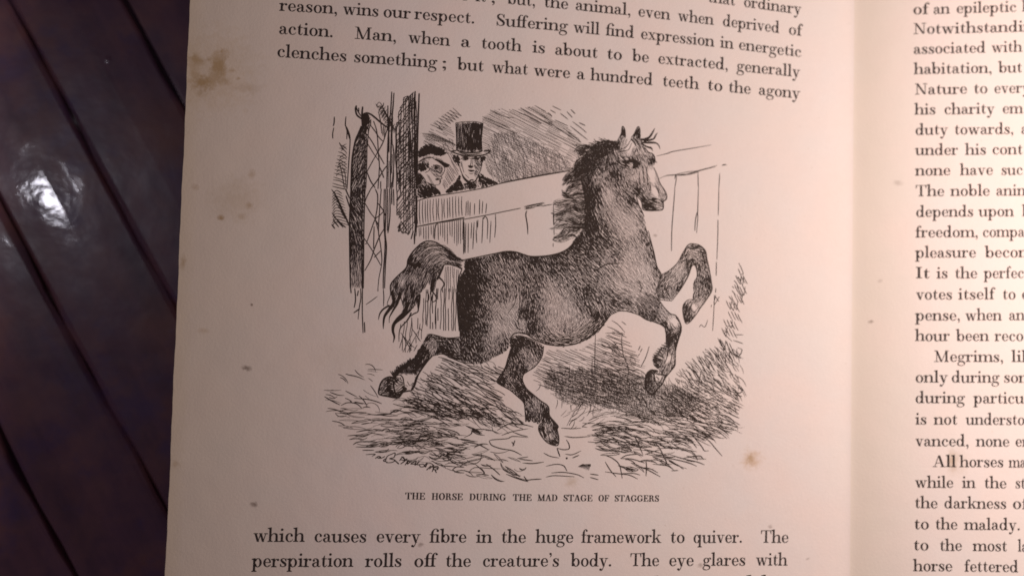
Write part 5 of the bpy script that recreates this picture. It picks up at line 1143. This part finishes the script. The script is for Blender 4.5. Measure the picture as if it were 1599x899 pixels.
# tall grass and twigs climbing the right edge
pts = [(1128, 548), (1124, 530), (1130, 512), (1133, 500), (1140, 486), (1137, 472), (1145, 460), (1150, 445), (1152, 430)]
for i, (x, y) in enumerate(pts):
    for j in range(4):
        xx = x + 7 * j * (.9 - .045 * i) - 3; yy = y + 2 * rng.standard_normal()
        line(Gr, [(xx, yy), (xx + 3, yy + 7), (xx + 7, yy + 14)], 1.05)
        if j < 3 and rng.random() < .55: line(Gr, [(xx + 7, yy + 14), (xx + 8, yy + 6), (xx + 8.5, yy)], .85)
lines(Gr, 'C3', 1.2, [(1050, 520), (1040, 460), (1080, 560), (1090, 480)], [(1065, 380), (1110, 390), (1080, 410), (1150, 480)], [(1100, 480), (1130, 560), (1200, 620), (1240, 560), (1200, 535)], [(1180, 420), (1250, 420)], [(1160, 470), (1250, 500)], [(1110, 340), (1160, 350)], [(1150, 20), (1180, 60)], [(1200, 30), (1240, 70), (1250, 40)], [(1245, 110), (1250, 130)], [(1120, 70), (1150, 110)], [(905, 550), (915, 560)], [(850, 610), (900, 700)], [(725, 670), (790, 740)], [(870, 750), (845, 880)])
lines(Gr, 'B3', 1.1, [(1210, 670), (1235, 720), (1250, 770), (1225, 770)], [(1180, 790), (1240, 830)], [(1165, 830), (1180, 840), (1215, 899)], [(1205, 720), (1225, 770)], [(1150, 880), (1170, 899)])
# straw, right
fr = flow([(900, 660, -40), (930, 650, -20), (960, 650, 5), (1000, 680, 12), (1050, 670, 8), (1100, 660, 20), (1130, 690, 30), (1060, 710, 18), (1000, 720, 22), (950, 700, 10), (960, 730, 20)])
scribble(Gr, [(925, 640), (990, 640), (1060, 650), (1140, 650), (1155, 660), (1110, 690), (1060, 700), (1000, 700), (925, 690)], fr, 4.6, 27, 1.2, turn=.12, bend=.35, keep=.74, twin=.3)
scribble(Gr, [(990, 640), (1070, 645), (1100, 660), (1040, 665), (1000, 660)], fr, 3.8, 18, 1.0, turn=.25, bend=.5, keep=.6)
scribble(Gr, [(930, 660), (1000, 668), (1010, 705), (935, 705)], fr, 4.4, 22, 1.25, turn=.16, bend=.4, keep=.6, twin=.3)
scribble(Gr, [(940, 690), (1000, 690), (1060, 700), (1095, 715), (1060, 725), (1010, 735), (960, 735)], fr, 6.4, 28, 1.25, turn=.16, bend=.45, keep=.55, twin=.4)
scribble(Gr, [(1050, 655), (1150, 650), (1155, 670), (1130, 680), (1060, 690)], fr, 5.5, 30, 1.1, turn=.12, keep=.5)
scribble(Gr, [(868, 650), (900, 625), (945, 640), (945, 665), (900, 670)], flow([(880, 650, -50), (930, 660, -18)]), 5.5, 18, 1.0, turn=.25, keep=.6)
lines(Gr, 'D3', 1.5, [(430, 480), (490, 540), (540, 640), (570, 700)], [(760, 400), (860, 430), (940, 480), (1000, 550), (1060, 618)], [(780, 420), (850, 500), (880, 540), (900, 570), (940, 570)], [(0, 610), (70, 640), (130, 700), (155, 820)], [(0, 670), (50, 750), (100, 805)], [(270, 440), (310, 530), (345, 610)], [(370, 660), (375, 720), (370, 800)], [(330, 545), (420, 530)], [(470, 550), (600, 545), (720, 560), (830, 578)],
      [(360, 605), (430, 580), (500, 560)], [(140, 640), (200, 610), (300, 600)], [(140, 640), (240, 645), (360, 680)], [(370, 600), (500, 625), (640, 650), (760, 680), (830, 710)], [(570, 600), (700, 640), (830, 670), (900, 697)], [(580, 660), (660, 700), (710, 738)], [(700, 640), (800, 620), (860, 618), (888, 642)], [(430, 690), (560, 705), (620, 740)], [(600, 750), (665, 748)], [(280, 700), (380, 740), (500, 805)], [(300, 720), (400, 730), (480, 770)],
      [(0, 760), (140, 780), (220, 790), (295, 825)], [(150, 775), (260, 775), (318, 790)], [(500, 480), (600, 490), (700, 490), (780, 540)], [(700, 420), (780, 480), (830, 545)], [(860, 340), (1000, 380), (1105, 460)], [(920, 305), (1060, 320), (1195, 355)], [(1030, 340), (1100, 370), (1190, 385)], [(740, 260), (800, 250), (900, 270), (1000, 290)], [(780, 320), (850, 310), (1000, 340)], [(1150, 40), (1200, 50), (1240, 35), (1235, 5), (1200, 0)], [(1100, 220), (1160, 250), (1215, 275)], [(1060, 160), (1140, 190), (1210, 240)], [(1160, 60), (1240, 80)])
for c in ([(120, 565), (180, 535), (240, 565), (190, 588), (140, 580)], [(600, 480), (640, 468), (690, 490), (650, 515), (610, 505)], [(170, 720), (230, 715), (300, 740), (250, 760), (200, 750)], [(215, 490), (270, 480), (310, 500), (260, 520)]):
    ruling(Gr, T('D3', *c), 14, 1.7, 1.0, brk=.05); line(Gr, T('D3', *c, c[0]), 1.0)
blot(Gr, T('D2', (920, 630), (935, 630), (936, 645), (921, 645)), 2)
Gr.build('straw_ground', INK_FINE, engraving)
# the artist's scrawled signature
Sg = Ink()
lines(Sg, 'D1', 1.5, [(470, 640), (500, 620), (520, 630), (490, 635)], [(500, 638), (530, 635), (560, 620)], [(560, 670), (580, 620), (620, 600), (650, 590), (640, 630), (600, 640), (650, 655), (620, 675), (570, 678)], [(640, 650), (685, 690)], [(690, 660), (720, 625), (735, 655), (700, 650)], [(700, 690), (740, 660), (760, 640)], [(740, 700), (770, 655), (760, 690), (800, 660)], [(790, 690), (840, 660), (830, 700), (870, 670)],
      [(850, 700), (900, 690), (920, 710), (880, 715), (870, 690)], [(910, 710), (940, 680), (925, 720)], [(935, 745), (975, 705)], [(960, 735), (1000, 700), (990, 750)], [(985, 760), (1010, 715), (1040, 715), (1030, 740), (990, 738)], [(1010, 740), (1025, 770)], [(790, 690), (860, 690)], [(565, 640), (545, 660), (580, 672)], taper=.2)
Sg.build('signature', INK_FINE, engraving)
